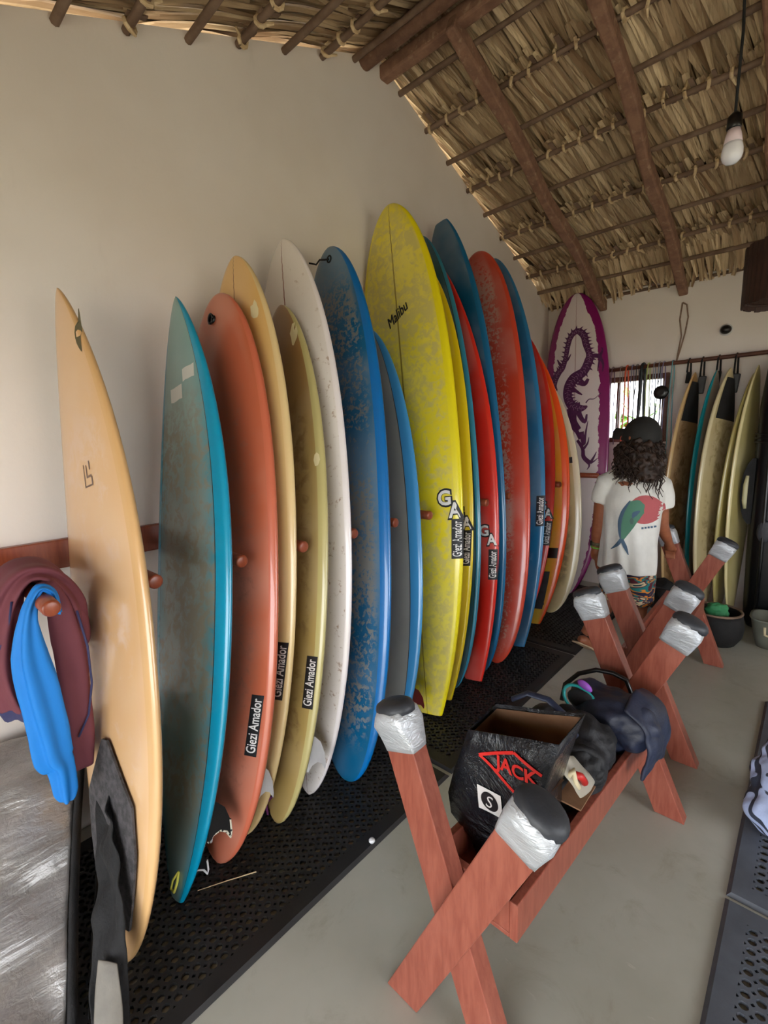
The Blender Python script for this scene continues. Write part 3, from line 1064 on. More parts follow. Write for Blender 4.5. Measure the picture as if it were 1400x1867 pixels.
mb.tube([c + b.A * (.018 * math.cos(a)) + b.V * (.014 * math.sin(a)) for a in [2 * math.pi * k / 10 for k in range(11)]], .004, 6)
mb.build('leash_string', M['black'], b.root, True)
b = BO['teal']
yel = NT('yellow_cord').fin(lin((226, 222, 96)), 0.7)
mb = MB(); c = b.deck(.045, .03, 0.002)
mb.tube([c, c + b.n * .01 - b.V * .022 - b.A * .03, c + b.n * .012 - b.V * .03 - b.A * .06, c + b.n * .012 - b.V * .006 - b.A * .062, c + b.n * .006 + b.V * .002 - b.A * .03, c], .0045, 6)
mb.build('leash_loop', yel, b.root, True)
b = BO['olive']
prp = NT('purple_cord').fin(lin((120, 40, 110)), 0.7)
mb = MB(); c = b.deck(.045, -.02, 0.002)
mb.tube([c, c + b.n * .012 - b.V * .015 - b.A * .02, c + b.n * .012 - b.V * .03 - b.A * .05, c + b.n * .012 - b.V * .01 - b.A * .07, c + b.n * .006 - b.V * .03 - b.A * .03], .005, 6)
mb.build('leash_loop', prp, b.root, True)
# fins on the far faces
chk = NT('checkered_edge')
chk = chk.fin(chk.mix(chk.math('GREATER_THAN', chk.vor(chk.obj(), 90.0), .35), lin((20, 20, 22)), lin((214, 208, 190))), 0.5)
b = BO['teal']
fin_part(b, b.root, FIN_B, .125, .15, .088, .13, chk); fin_part(b, b.root, FIN_B, .045, .02, .08, .10, M['white_plastic'])
b = BO['coral']; fin_part(b, b.root, FIN_W, .135, .165, .088, .13)
b = BO['olive']; fin_part(b, b.root, FIN_W, .135, .165, .095, .14)
b = BO['grey']; fin_part(b, b.root, FIN_R, .10, .13, .12, .12)
b = BO['tan']; fin_part(b, b.root, FIN_B, .13, -.10, .09, .11)
b = BO['honey']; fin_part(b, b.root, FIN_W, .10, -.05, .05, .12)
b = BO['white']; fin_part(b, b.root, FIN_W, .10, -.05, .08, .12)
# orange board tail pad with grooves
b = BO['orange']
vs, fs = [], []
for i in range(9):
    t = .055 + i * .0165
    hwp = b.hw(t) * .66
    for j in range(7): vs.append((t * b.L, hwp * (j / 3 - 1)))
    if i: fs += [((i - 1) * 7 + j, (i - 1) * 7 + j + 1, i * 7 + j + 1, i * 7 + j) for j in range(6)]
o = b.decal('tail_pad', (vs, fs), M['pad'], b.root, 0, 0, 0.007)
o.modifiers.new('s', 'SOLIDIFY').thickness = 0.006
for j in range(-3, 4):
    o2 = b.decal('groove', strip_polys([((.07 + i * .02) * b.L, j * .027) for i in range(6)], .009), M['ink'], o, 0, 0, 0.0085)
b = BO['cream']; b.decal('small_mark', grid_rect(0, .05, -.012, .012, 2, 2), M['ink'], b.blank, .60, .245)

# dragon print on the purple longboard
b = BO['purple']
body = [((0.626, 0.119), 0.011), ((0.621, 0.067), 0.049), ((0.628, -0.011), 0.066), ((0.661, -0.063), 0.062), ((0.696, -0.055), 0.074), ((0.722, -0.007), 0.082), ((0.741, 0.079), 0.066), ((0.776, 0.124), 0.062), ((0.797, 0.123), 0.041), ((0.829, 0.093), 0.045), ((0.857, 0.073), 0.049), ((0.875, 0.015), 0.041), ((0.862, -0.043), 0.041), ((0.833, -0.071), 0.037), ((0.796, -0.089), 0.033), ((0.763, -0.118), 0.041), ((0.744, -0.168), 0.049), ((0.709, -0.187), 0.025), ((0.691, -0.165), 0.005)]


def smooth_path(P, W, sub=5):
    out, ow = [], []
    for i in range(len(P) - 1):
        p0, p1, p2, p3 = P[max(i - 1, 0)], P[i], P[i + 1], P[min(i + 2, len(P) - 1)]
        for s in range(sub):
            u = s / sub
            out.append(tuple(.5 * ((2 * p1[k]) + (-p0[k] + p2[k]) * u + (2 * p0[k] - 5 * p1[k] + 4 * p2[k] - p3[k]) * u * u + (-p0[k] + 3 * p1[k] - 3 * p2[k] + p3[k]) * u ** 3) for k in range(2)))
            ow.append(W[i] * (1 - u) + W[i + 1] * u)
    out.append(P[-1]); ow.append(W[-1])
    return out, ow


def bo_pts(L): return [(t * b.L, -v) for t, v in L]


pts, ws = smooth_path(bo_pts([p for p, w in body]), [w * 1.28 for p, w in body])
drag = b.decal('dragon_body', strip_polys(pts, ws), M['ink_purple'], b.blank, 0, 0, 0.0016)
fine = MB()
allv, allf = [], []


def addp(p):
    k = len(allv)
    allv.extend(p[0]); allf.extend([tuple(i + k for i in f) for f in p[1]])


for (i, w) in enumerate(ws):          # spines along the back
    if i < 10 or i % 2: continue
    (x, y) = pts[i]; a = pts[i - 1]
    dx, dy = x - a[0], y - a[1]; l = math.hypot(dx, dy) or 1
    nx, ny = dy / l, -dx / l
    if i > 42: nx, ny = nx, ny
    q = w / 2
    addp(([(x + nx * q * .8 - dx / l * .012, y + ny * q * .8 - dy / l * .012), (x + nx * (q + .03) - dx / l * .012, y + ny * (q + .03) - dy / l * .012), (x + nx * q * .8 + dx / l * .010, y + ny * q * .8 + dy / l * .010)], [(0, 1, 2)]))
for L, w0, w1 in (([(0.637, 0.104), (0.648, 0.132), (0.648, 0.178), (0.664, 0.232)], .010, .003), ([(0.786, 0.133), (0.786, 0.179), (0.781, 0.216)], .035, .028),
                  ([(0.781, 0.216), (0.80, 0.236), (0.81, 0.228)], .022, .004), ([(0.781, 0.216), (0.755, .246), (0.732, 0.240)], .024, .004), ([(0.777, 0.216), (0.75, .205), (0.735, 0.2)], .016, .004),
                  ([(0.624, -0.021), (0.582, -0.008), (0.552, 0.053)], .08, .03), ([(0.60, -0.05), (0.57, -0.02), (0.545, 0.03), (.52, .06)], .05, .02),
                  ([(0.544, 0.072), (0.50, 0.096), (0.54, .11), (0.578, 0.127)], .035, .004), ([(0.488, 0.096), (0.505, .13), (0.525, 0.14)], .022, .003),
                  ([(0.517, 0.036), (0.488, 0.086), (0.46, 0.098), (0.439, 0.157)], .02, .035), ([(0.439, 0.157), (0.46, .19), (0.476, 0.21)], .022, .004), ([(0.439, 0.157), (.445, .19), (0.455, 0.221)], .018, .003),
                  ([(0.445, 0.14), (0.43, .15), (0.418, 0.13)], .022, .003), ([(0.78, -0.119), (.788, -.07), (0.805, -0.04)], .035, .003), ([(0.794, -0.17), (.78, -.15), (0.77, -0.128)], .006, .03),
                  ([(0.76, -0.13), (.745, -.19), (.72, -.235)], .03, .003), ([(0.755, -0.13), (.725, -.17), (.69, -.20)], .03, .003), ([(0.69, -0.02), (.675, .03), (.665, .07)], .03, .008),
                  ([(0.71, 0.04), (.70, .09), (.715, .12)], .05, .02), ([(0.64, 0.02), (.60, .05), (.575, .10), (.60, .115)], .05, .012)):
    p_, w_ = smooth_path(bo_pts(L), [1.25 * (w0 + (w1 - w0) * i / (len(L) - 1)) for i in range(len(L))], 4)
    addp(strip_polys(p_, w_))
b.decal('dragon_limbs', (allv, allf), M['ink_purple'], b.blank, 0, 0, 0.0014)
# pale scale lines over the body
allv, allf = [], []
scale_l = NT('pale_scale_line').fin(lin((168, 128, 160)), 0.45)
for i in range(3, len(pts) - 6):
    (x, y) = pts[i]; a = pts[i - 1]
    dx, dy = x - a[0], y - a[1]; l = math.hypot(dx, dy) or 1
    q = ws[i] * .30
    s = (1 if i % 2 else -1)
    m = (x + dx / l * .010, y + dy / l * .010)
    addp(strip_polys([(x - dy / l * q * (1 if s > 0 else .2), y + dx / l * q * (1 if s > 0 else .2)), m, (x + dy / l * q * (.2 if s > 0 else 1), y - dx / l * q * (.2 if s > 0 else 1))], .0035))
b.decal('dragon_scales', (allv, allf), scale_l, drag, 0, 0, 0.0026)

# ------------------------------------------------------------------ crossed-leg trestles with taped padded tops
def beam_mb(foot, top, y0, y1, w=0.10):
    """a plank in the XZ plane between two centre points, foot cut level with the floor"""
    fx, fz = foot; tx, tz = top
    d = Vector((tx - fx, 0, tz - fz)).normalized()
    s = Vector((d.z, 0, -d.x)) * (w / 2)
    mb = MB()
    rings = []
    for y in (y0, y1):
        cut = w / 2 * d.x / d.z
        a = Vector((fx, y, 0)); b = Vector((tx, y, tz))
        ex = (w / 2) / d.z
        rings.append([Vector((fx - ex, y, 0.001)), Vector((fx + ex, y, 0.001)), b + s, b - s])
    mb.loft(rings)
    return mb, d, s


def trestle_cap(parent, top, d, yc, seed, w=0.10, th=0.055):
    """tape wrapped over the beam end and the rubber pad on top"""
    rr = random.Random(seed)
    side = Vector((d.z, 0, -d.x))
    end = Vector((top[0], yc, top[1]))
    rings = []
    N = 20
    for i, (q, g) in enumerate(((-.070, 1.07), (-.052, 1.11), (-.026, 1.15), (0.004, 1.20), (.028, 1.15), (.042, 1.0))):
        ring = []
        for k in range(N):
            a = 2 * math.pi * k / N
            cs, sn = math.cos(a), math.sin(a)
            e = (.22, .25, .28, .36, .7, .95)[i]
            x = math.copysign(abs(cs) ** e, cs) * w / 2 * g; y = math.copysign(abs(sn) ** e, sn) * th / 2 * g * (1.06, 1.10, 1.25, 1.55, 1.70, 1.70)[i]
            jit = 1 + rr.uniform(-.03, .03)
            ring.append(end + d * (q + rr.uniform(-.004, .004) * (0 if i == 0 else 1)) + side * (x * jit) + Vector((0, y * jit, 0)))
        rings.append(ring)
    mb = MB(); mb.loft(rings)
    mb.build('tape_wrap', M['tape'], parent, True)
    rings = []
    for q, g in ((.030, 1.0), (.044, .99), (.054, .90), (.060, .70), (.062, .35), (.0625, .05)):
        rings.append([end + d * q + side * (math.cos(a) * w * .62 * g) + Vector((0, math.sin(a) * th * .86 * g, 0)) for a in [2 * math.pi * k / N for k in range(N)]])
    mb = MB(); mb.loft(rings)
    mb.build('rubber_pad', M['pad'], parent, True)


def trestle(label, frames, tray):
    y0 = frames[0][4]
    root = empty('trestle', ((frames[0][0][0] + frames[0][2][0]) / 2, (frames[0][4] + frames[1][4]) / 2, 0), label, 'trestle', 'crossed-leg wooden trestles with taped tops')
    for fi, (qf, qt, pf, pt, y) in enumerate(frames):
        for nm, f, t, ya, yb in (('front_plank', pf, pt, y, y + .054), ('rear_plank', qf, qt, y + .045, y + .10)):
            mb, d, s = beam_mb(f, t, ya, yb)
            o = mb.build('leg', M['redwood'], root)
            bevel(o, .003)
            trestle_cap(o, t, d, (ya + yb) / 2, fi * 7 + (1 if nm == 'front_plank' else 2) + int(y * 10))
    (xa0, xa1), (xb0, xb1), ya, yb, z0, z1 = tray
    t = .022

    def board(nm, P):
        mb = MB(); mb.add(P, [(0, 1, 2, 3), (7, 6, 5, 4), (0, 4, 5, 1), (1, 5, 6, 2), (2, 6, 7, 3), (3, 7, 4, 0)])
        bevel(mb.build(nm, M['redwood'], root), .003)
    for (na, nb) in (((xa1 - t, xa1), (xb1 - t, xb1)), ((xa0, xa0 + t), (xb0, xb0 + t))):
        board('tray_side', [(na[0], ya, z0), (na[1], ya, z0), (nb[1], yb, z0), (nb[0], yb, z0), (na[0], ya, z1), (na[1], ya, z1), (nb[1], yb, z1), (nb[0], yb, z1)])
    board('tray_bottom', [(xa0 + t, ya, z0), (xa1 - t, ya, z0), (xb1 - t, yb, z0), (xb0 + t, yb, z0), (xa0 + t, ya, z0 + .015), (xa1 - t, ya, z0 + .015), (xb1 - t, yb, z0 + .015), (xb0 + t, yb, z0 + .015)])
    for (u0, u1, y_) in ((xa0 + t, xa1 - t, ya), (xb0 + t, xb1 - t, yb - t)):
        board('tray_end', [(u0, y_, z0 + .015), (u1, y_, z0 + .015), (u1, y_ + t, z0 + .015), (u0, y_ + t, z0 + .015), (u0, y_, z1), (u1, y_, z1), (u1, y_ + t, z1), (u0, y_ + t, z1)])
    return root


trestle('red-brown wooden trestle nearest the camera, with a tray holding bag and wetsuits',
        [((-.485, 0), (-.781, .818), (-.742, 0), (-.371, .785), .795), ((-.32, 0), (-.675, .845), (-.70, 0), (-.312, .825), 1.945)],
        ((-.70, -.440), (-.625, -.375), .897, 1.943, .345, .455))
trestle('darker red-brown wooden trestle farther back, right of the man',
        [((-.34, 0), (-.705, .85), (-.775, 0), (-.385, .83), 2.34), ((-.39, 0), (-.715, .85), (-.775, 0), (-.385, .81), 3.52)],
        ((-.66, -.44), (-.68, -.46), 2.442, 3.518, .37, .48))

# ------------------------------------------------------------------ shopping bag in the tray
bagm = NT('shiny_black_plastic_bag')
_o = bagm.obj()
_w = bagm.noise(_o, 7, 6, .65, 1.2)
bagm.bump(_w, .7, .03)
_s = bagm.step(bagm.noise(bagm.mapping(_o, (1, 1, .7)), 9, 7, .75, 1.5), .60, .70)  # pale grey patches: scuffs plus silvery highlights painted into the bag colour
M['bag'] = bagm.fin(bagm.mix(bagm.math('MULTIPLY', _s, .6), lin((24, 26, 32)), lin((140, 138, 138))), .22)
M['kraft'] = mottled('brown_paper', (150, 112, 82), (128, 92, 66), 8, .8, .2)
bag = empty('shopping_bag', (-.57, 1.15, .362), 'black glossy shopping bag with red JACK diamond logo in the near tray', 'bag')


def bag_ring(x0, x1, y0, y1, z, n=10, sx=0.0, tilt=0.0):
    P = []
    for i in range(n): P.append((x0 + (x1 - x0) * i / n, y0, z))
    for i in range(n // 2): P.append((x1, y0 + (y1 - y0) * i / (n // 2), z))
    for i in range(n): P.append((x1 + (x0 - x1) * i / n, y1, z))
    for i in range(n // 2): P.append((x0, y1 + (y0 - y1) * i / (n // 2), z))
    out = []
    for (x, y, z_) in P:
        k = fnoise((x * 6, y * 6, z * 6), 1, 3.3)
        out.append(Vector((x + .010 * k, y + .014 * fnoise((x * 9, z * 9, y), 1, 8), z_ + tilt * (.26 * (x - x0) + .04 * (y - y0)) + .008 * k)))
    return out


SEC = [(-.640, -.475, 1.03, 1.21, .366), (-.655, -.468, 1.02, 1.215, .42), (-.700, -.462, 1.00, 1.22, .49), (-.705, -.455, .995, 1.21, .56), (-.69, -.435, .995, 1.19, .64), (-.665, -.412, 1.0, 1.165, .72), (-.64, -.39, 1.0, 1.145, .790)]
rings = [bag_ring(*s_[:5], tilt=min(1, (s_[4] - .366) / .4)) for s_ in SEC]
mb = MB(); mb.loft(rings, True, False)
mb.f.append(tuple(range(len(rings[0])))[::-1]); mb.mi.append(0)
o = mb.build('bag_body', M['bag'], bag, True); o.modifiers.new('s', 'SOLIDIFY').thickness = .002
# brown paper inside
rin = [[Vector((p.x * .94 + -.545 * .06, p.y * .93 + 1.085 * .07, p.z - .012)) for p in r] for r in rings[3:]]
mb = MB(); mb.loft(rin, True, False)
mb.build('paper_lining', M['kraft'], bag, True)
mb = MB()
c0 = [Vector((-.66, 1.02, .64)), Vector((-.44, 1.02, .66)), Vector((-.44, 1.17, .63)), Vector((-.66, 1.17, .61))]
mb.add([tuple(v) for v in c0], [(0, 1, 2, 3)])
mb.build('paper_contents', M['kraft'], bag)
# handle strap lying over the rear edge
mb = MB()
mb.tube([(-.60, 1.165, .815), (-.56, 1.185, .84), (-.50, 1.19, .84), (-.45, 1.185, .815), (-.42, 1.19, .76)], .012, 8, True, .5)
mb.build('strap', M['navy'], bag, True)
# logo on the front face: found by casting onto the body
bvh = BVHTree.FromPolygons([Vector(v) for v in [tuple(p) for r in rings for p in r]], [f for f in [(i * len(rings[0]) + j, i * len(rings[0]) + (j + 1) % len(rings[0]), (i + 1) * len(rings[0]) + (j + 1) % len(rings[0]), (i + 1) * len(rings[0]) + j) for i in range(len(rings) - 1) for j in range(len(rings[0]))]])


def subdiv(polys, it=1):
    vs, fs = list(polys[0]), list(polys[1])
    for _ in range(it):
        nf = []
        for f in fs:
            c = (sum(vs[i][0] for i in f) / len(f), sum(vs[i][1] for i in f) / len(f))
            mids = []
            for a, b_ in zip(f, f[1:] + f[:1]):
                mids.append(len(vs)); vs.append(((vs[a][0] + vs[b_][0]) / 2, (vs[a][1] + vs[b_][1]) / 2))
            ci = len(vs); vs.append(c)
            n = len(f)
            for k in range(n): nf.append((f[k], mids[k], ci, mids[k - 1]))
        fs = nf
    return vs, fs


def cast_decal(bv, name, polys, mat, parent, origin, ux, uz, dirn, lift=.0015):
    """lay a flat drawing on a curved surface by projecting it along dirn"""
    P = []
    for (x, y) in polys[0]:
        q = Vector(origin) + Vector(ux) * x + Vector(uz) * y
        h = bv.ray_cast(q, Vector(dirn))
        P.append((h[0] - Vector(dirn) * lift) if h[0] is not None else None)
    ok = [f for f in polys[1] if all(P[i] is not None for i in f)]
    me = bpy.data.meshes.new(name)
    me.from_pydata([tuple(p) if p is not None else (0, 0, 0) for p in P], [], ok)
    # drop loose vertices
    bm = bmesh.new(); bm.from_mesh(me)
    bmesh.ops.delete(bm, geom=[v for v in bm.verts if not v.link_faces], context='VERTS')
    bm.to_mesh(me); bm.free()
    me.materials.append(mat)
    return link(name, me, parent)


dia = [(-.11, 0), (0, .048), (.11, 0), (0, -.062)]
for a, b_ in zip(dia, dia[1:] + dia[:1]):
    P = strip_polys([(a[0] + (b_[0] - a[0]) * i / 6, a[1] + (b_[1] - a[1]) * i / 6) for i in range(7)], .009)
    cast_decal(bvh, 'logo_diamond', P, M['ink_red'], bag, (-.500, .9, .735), (1, 0, .10), (-.10, 0, 1), (0, 1, 0), .004)
tv_ = fit_text('JACK', .125, .048, .03)
cast_decal(bvh, 'logo_lettering', ([(x - .0625, y - .004) for x, y in tv_[0]], tv_[1]), M['ink_red'], bag, (-.500, .9, .735), (1, 0, .10), (-.10, 0, 1), (0, 1, 0), .004)
st = cast_decal(bvh, 'sticker', grid_rect(-.038, .038, -.035, .035, 3, 3), M['ink_white'], bag, (-.575, .9, .600), (1, 0, .1), (-.1, 0, 1), (0, 1, 0), .004)
cast_decal(bvh, 'sticker_disc', ([(0, 0)] + [(.027 * math.cos(math.pi * k / 12), .027 * math.sin(math.pi * k / 12)) for k in range(24)], [(0, 1 + k, 1 + (k + 1) % 24) for k in range(24)]), M['ink'], st, (-.575, .9, .600), (1, 0, .1), (-.1, 0, 1), (0, 1, 0), .0052)
tv_ = fit_text('S', .026, .036, .0, .3)
cast_decal(bvh, 'sticker_letter', ([(x - .013, y) for x, y in tv_[0]], tv_[1]), M['ink_white'], st, (-.575, .9, .600), (1, 0, .1), (-.1, 0, 1), (0, 1, 0), .0064)

# ------------------------------------------------------------------ wetsuits and small pouch in the tray
def folded_cloth(name, rows, mat, parent, seed=0, fold=0.02, fs=9.0, thick=0.012, sub=4):
    """a crumpled garment: rows of points define a draped sheet, folds come from noise"""
    G = []
    for r in rows:
        r = [Vector(p) for p in r]
        line = []
        for i in range(len(r) - 1):
            p0, p1, p2, p3 = r[max(i - 1, 0)], r[i], r[i + 1], r[min(i + 2, len(r) - 1)]
            for s in range(sub):
                u = s / sub
                line.append(.5 * ((2 * p1) + (-p0 + p2) * u + (2 * p0 - 5 * p1 + 4 * p2 - p3) * u * u + (-p0 + 3 * p1 - 3 * p2 + p3) * u ** 3))
        line.append(r[-1])
        G.append(line)
    H = []
    n = len(G[0])
    for i in range(len(G) - 1):
        for s in range(sub):
            u = s / sub
            P0, P1, P2, P3 = G[max(i - 1, 0)], G[i], G[i + 1], G[min(i + 2, len(G) - 1)]
            H.append([.5 * ((2 * P1[j]) + (-P0[j] + P2[j]) * u + (2 * P0[j] - 5 * P1[j] + 4 * P2[j] - P3[j]) * u * u + (-P0[j] + 3 * P1[j] - 3 * P2[j] + P3[j]) * u ** 3) for j in range(n)])
    H.append(G[-1])
    mb = MB()
    mb.loft(H, False, False)
    me = mb.mesh(name, True)
    nr = [v.normal.copy() for v in me.vertices]
    for v, q in zip(me.vertices, nr):
        v.co += q * (fold * (fnoise(v.co, fs, seed) + .5 * fnoise(v.co, fs * 2.2, seed + 9)))
    me.materials.append(mat)
    o = link(name, me, parent)
    m = o.modifiers.new('s', 'SOLIDIFY'); m.thickness = thick; m.offset = 0
    o.modifiers.new('u', 'SUBSURF').render_levels = 1
    return o


def blob(name, ells, mat, parent, voxel=.01, disp=.015, ds=14, seed=0, it=4):
    mb = MB()
    for (c, r) in ells: mb.ellipsoid(c, r, 16, 10)
    return remeshed(mb, name, mat, parent, voxel, it, disp, ds, seed)


w1 = empty('wetsuit', (-.50, 1.45, .37), 'black wetsuit heaped in the near tray beside the shopping bag', 'wetsuit')
blob('suit_body', [((-.52, 1.42, .44), (.105, .10, .09)), ((-.51, 1.50, .53), (.11, .10, .10)), ((-.47, 1.42, .52), (.07, .07, .07)), ((-.58, 1.55, .52), (.07, .09, .08))], M['neoprene'], w1, .009, .016, 16, 2)
mb = MB(); mb.tube([(-.47 + .055 * math.cos(a), 1.40 + .012 * math.sin(a * 2), .535 + .045 * math.sin(a)) for a in [2 * math.pi * k / 16 for k in range(17)]], .014, 8)
mb.build('ankle_cuff', M['neoprene'], w1, True)

w2 = empty('wetsuit', (-.48, 1.74, .37), 'navy wetsuit with teal ringed cuff folded over the near tray edge', 'wetsuit')
blob('suit_body', [((-.50, 1.74, .47), (.10, .13, .09)), ((-.47, 1.70, .57), (.12, .12, .07)), ((-.56, 1.72, .58), (.08, .08, .06)), ((-.40, 1.70, .54), (.08, .10, .08))], M['navy'], w2, .009, .015, 13, 4)
folded_cloth('suit_leg', [[(-.42, 1.62, .62), (-.36, 1.62, .585), (-.335, 1.615, .53), (-.338, 1.61, .46), (-.345, 1.60, .40)],
                          [(-.42, 1.70, .64), (-.355, 1.70, .60), (-.322, 1.70, .53), (-.325, 1.70, .46), (-.33, 1.70, .42)],
                          [(-.42, 1.78, .635), (-.35, 1.78, .595), (-.318, 1.78, .52), (-.32, 1.78, .45), (-.325, 1.78, .40)],
                          [(-.42, 1.86, .60), (-.36, 1.86, .57), (-.325, 1.86, .51), (-.328, 1.86, .46), (-.33, 1.86, .43)]], M['navy'], w2, 3, .018, 14, .014)
teal = NT('teal_trim').fin(lin((28, 158, 160)), .5)
mb = MB(); mb.tube([(-.565 + .062 * math.cos(a), 1.63 + .02 * math.sin(a), .60 + .042 * math.sin(a) - .02 * math.cos(a)) for a in [2 * math.pi * k / 20 for k in range(21)]], .006, 8)
mb.build('teal_cuff', teal, w2, True)
mb = MB(); mb.ellipsoid((-.565, 1.645, .60), (.055, .012, .038), 16, 9)
mb.build('cuff_opening', M['neoprene'], w2, True)
lil = NT('purple_print').fin(lin((150, 80, 190)), .5)
mb = MB(); mb.ellipsoid((-.56, 1.655, .652), (.03, .012, .016), 12, 8, Matrix.Rotation(.5, 3, 'Y'))
mb.build('purple_patch', lil, w2, True)

w3 = empty('wetsuit_boot', (-.64, 1.50, .46), 'black neoprene boot with maroon and yellow panel on the pile left of the teal cuff', 'boot')
blob('boot_body', [((-.64, 1.48, .56), (.055, .06, .07)), ((-.665, 1.47, .52), (.04, .05, .06)), ((-.62, 1.53, .51), (.05, .06, .06))], M['neoprene'], w3, .008, .01, 20, 6)
mar = mottled('maroon_panel', (96, 32, 42), (120, 90, 40), 8, .5)
mb = MB(); mb.ellipsoid((-.695, 1.45, .55), (.012, .035, .05), 12, 8); mb.build('maroon_panel', mar, w3, True)

pouch = empty('clear_pouch', (-.455, 1.30, .362), 'clear plastic pouch with red and cream bits beside the shopping bag', 'pouch')
clear = NT('cloudy_plastic'); clear.b.inputs['Alpha'].default_value = .45
clear = clear.fin(lin((214, 206, 190)), .3)
folded_cloth('pouch_skin', [[(-.475, 1.20, .64), (-.445, 1.22, .585), (-.425, 1.24, .535)], [(-.47, 1.26, .635), (-.435, 1.28, .58), (-.408, 1.29, .53)], [(-.47, 1.32, .605), (-.44, 1.33, .56), (-.42, 1.34, .525)]], clear, pouch, 5, .012, 18, .003)
redp = NT('red_plastic').fin(lin((196, 44, 40)), .4); crm = NT('cream_plastic').fin(lin((222, 208, 170)), .5)
mb = MB(); mb.tube([(-.440, 1.245, .60), (-.428, 1.262, .59), (-.420, 1.275, .565)], .011, 8); mb.build('red_clip', redp, pouch, True)
mb = MB(); mb.tube([(-.455, 1.225, .595), (-.442, 1.24, .615), (-.436, 1.24, .58), (-.43, 1.25, .56)], .009, 8); mb.build('cream_clip', crm, pouch, True)
mb = MB(); mb.box((-.445, 1.28, .515), (.07, .12, .005)); mb.build('pouch_base', M['kraft'], pouch)

hose = MB()
hose.tube([(-.70, 1.80, .47), (-.70, 1.83, .53), (-.66, 1.87, .575), (-.60, 1.90, .60), (-.54, 1.915, .60), (-.49, 1.92, .585), (-.47, 1.92, .54), (-.47, 1.90, .47)], .0095, 10)
tag(hose.build('black_leash', M['black_plastic'], None, True), 'black glossy leash arching over the far end of the near tray', 'leash')

# ------------------------------------------------------------------ rash guards hanging on the first peg
mroon = NT('maroon_knit')
_o = mroon.obj(); mroon.bump(mroon.noise(_o, 60, 3), .15, .004)
M['maroon'] = mroon.fin(mroon.mix(mroon.noise(_o, 6, 3), lin((122, 62, 72)), lin((104, 50, 60))), .8)
bluek = NT('blue_knit')
_o = bluek.obj(); bluek.bump(bluek.noise(_o, 60, 3), .12, .004)
M['blueknit'] = bluek.fin(bluek.mix(bluek.noise(_o, 6, 3), lin((10, 130, 216)), lin((8, 112, 196))), .65)
M['navytrim'] = NT('navy_stitch').fin(lin((52, 52, 92)), .7)


def drape(name, path, xc, rx, mat, parent, seed, folds=5, depth=.22):
    """hanging cloth: a flattened folded tube along (y, z, half width in y) points, laid over the peg"""
    pts = [Vector((xc, y, z)) for y, z, w in path]
    ws = [w for y, z, w in path]
    P, W = [], []
    for i in range(len(pts) - 1):
        p0, p1, p2, p3 = pts[max(i - 1, 0)], pts[i], pts[i + 1], pts[min(i + 2, len(pts) - 1)]
        for q in range(6):
            u = q / 6
            P.append(.5 * ((2 * p1) + (-p0 + p2) * u + (2 * p0 - 5 * p1 + 4 * p2 - p3) * u * u + (-p0 + 3 * p1 - 3 * p2 + p3) * u ** 3))
            W.append(ws[i] * (1 - u) + ws[i + 1] * u)
    P.append(pts[-1]); W.append(ws[-1])
    rings = []
    N = 40
    for i, (p, w) in enumerate(zip(P, W)):
        d = (P[min(i + 1, len(P) - 1)] - P[max(i - 1, 0)]).normalized()
        sx = Vector((1, 0, 0)); sy = d.cross(sx).normalized()
        ring = []
        for k in range(N):
            a = 2 * math.pi * k / N
            f = 1 + depth * math.sin(a * folds + seed + .8 * math.sin(i * .13 + seed)) + .10 * fnoise((p.x + math.cos(a), p.y * 6, p.z * 6), 1.5, seed)
            ring.append(p + sx * (math.cos(a) * rx * f) + sy * (math.sin(a) * w * f))
        rings.append(ring)
    mb = MB(); mb.loft(rings)
    return mb.build(name, mat, parent, True)


g1 = empty('rash_guard', (-1.72, .262, 1.19), 'maroon long-sleeved rash guard with navy seams hanging on the nearest peg', 'rash guard')
drape('shirt_body', [(.185, .815, .042), (.165, .90, .050), (.160, 1.0, .052), (.178, 1.10, .048), (.215, 1.19, .034), (.262, 1.222, .028), (.315, 1.19, .034), (.350, 1.10, .042), (.345, 1.0, .042), (.335, .93, .030)], -1.77, .12, M['maroon'], g1, 1.0, 6, .16)
drape('shirt_sleeve', [(.300, .585, .034), (.312, .68, .040), (.318, .80, .042), (.320, .92, .044), (.318, 1.02, .044), (.308, 1.12, .036), (.285, 1.20, .022)], -1.655, .035, M['maroon'], g1, 5.0, 4, .12)
drape('shirt_cuff', [(.187, .805, .043), (.183, .822, .045), (.179, .838, .0465)], -1.77, .122, M['navytrim'], g1, 1.0, 6, .16)
drape('shirt_shoulder', [(.335, 1.13, .03), (.365, 1.05, .036), (.372, .98, .03), (.355, .945, .014)], -1.74, .06, M['maroon'], g1, 8.0, 3, .15)
mb = MB(); mb.tube([(-1.615, .345, 1.10), (-1.612, .358, .98), (-1.612, .355, .86), (-1.615, .335, .76), (-1.615, .300, .70)], .0035, 6)
mb.build('seam', M['navytrim'], g1, True)
mb = MB(); mb.tube([(-1.645, .20, 1.165), (-1.64, .185, 1.10), (-1.64, .17, 1.06), (-1.645, .15, 1.03)], .0035, 6)
mb.build('seam', M['navytrim'], g1, True)
g2 = empty('rash_guard', (-1.58, .262, 1.19), 'bright blue rash guard hanging in front of the maroon one', 'rash guard')
drape('shirt_body', [(.240, .54, .016), (.241, .57, .027), (.240, .65, .031), (.229, .69, .043), (.226, .79, .045), (.221, .91, .046), (.215, 1.02, .038), (.222, 1.12, .020), (.240, 1.18, .012), (.262, 1.203, .010), (.285, 1.18, .010), (.290, 1.12, .010)], -1.585, .026, M['blueknit'], g2, 3.0, 5, .20)
drape('shirt_hem', [(.330, .60, .018), (.334, .65, .018), (.332, .72, .010)], -1.72, .02, M['blueknit'], g2, 4.0, 3, .15)

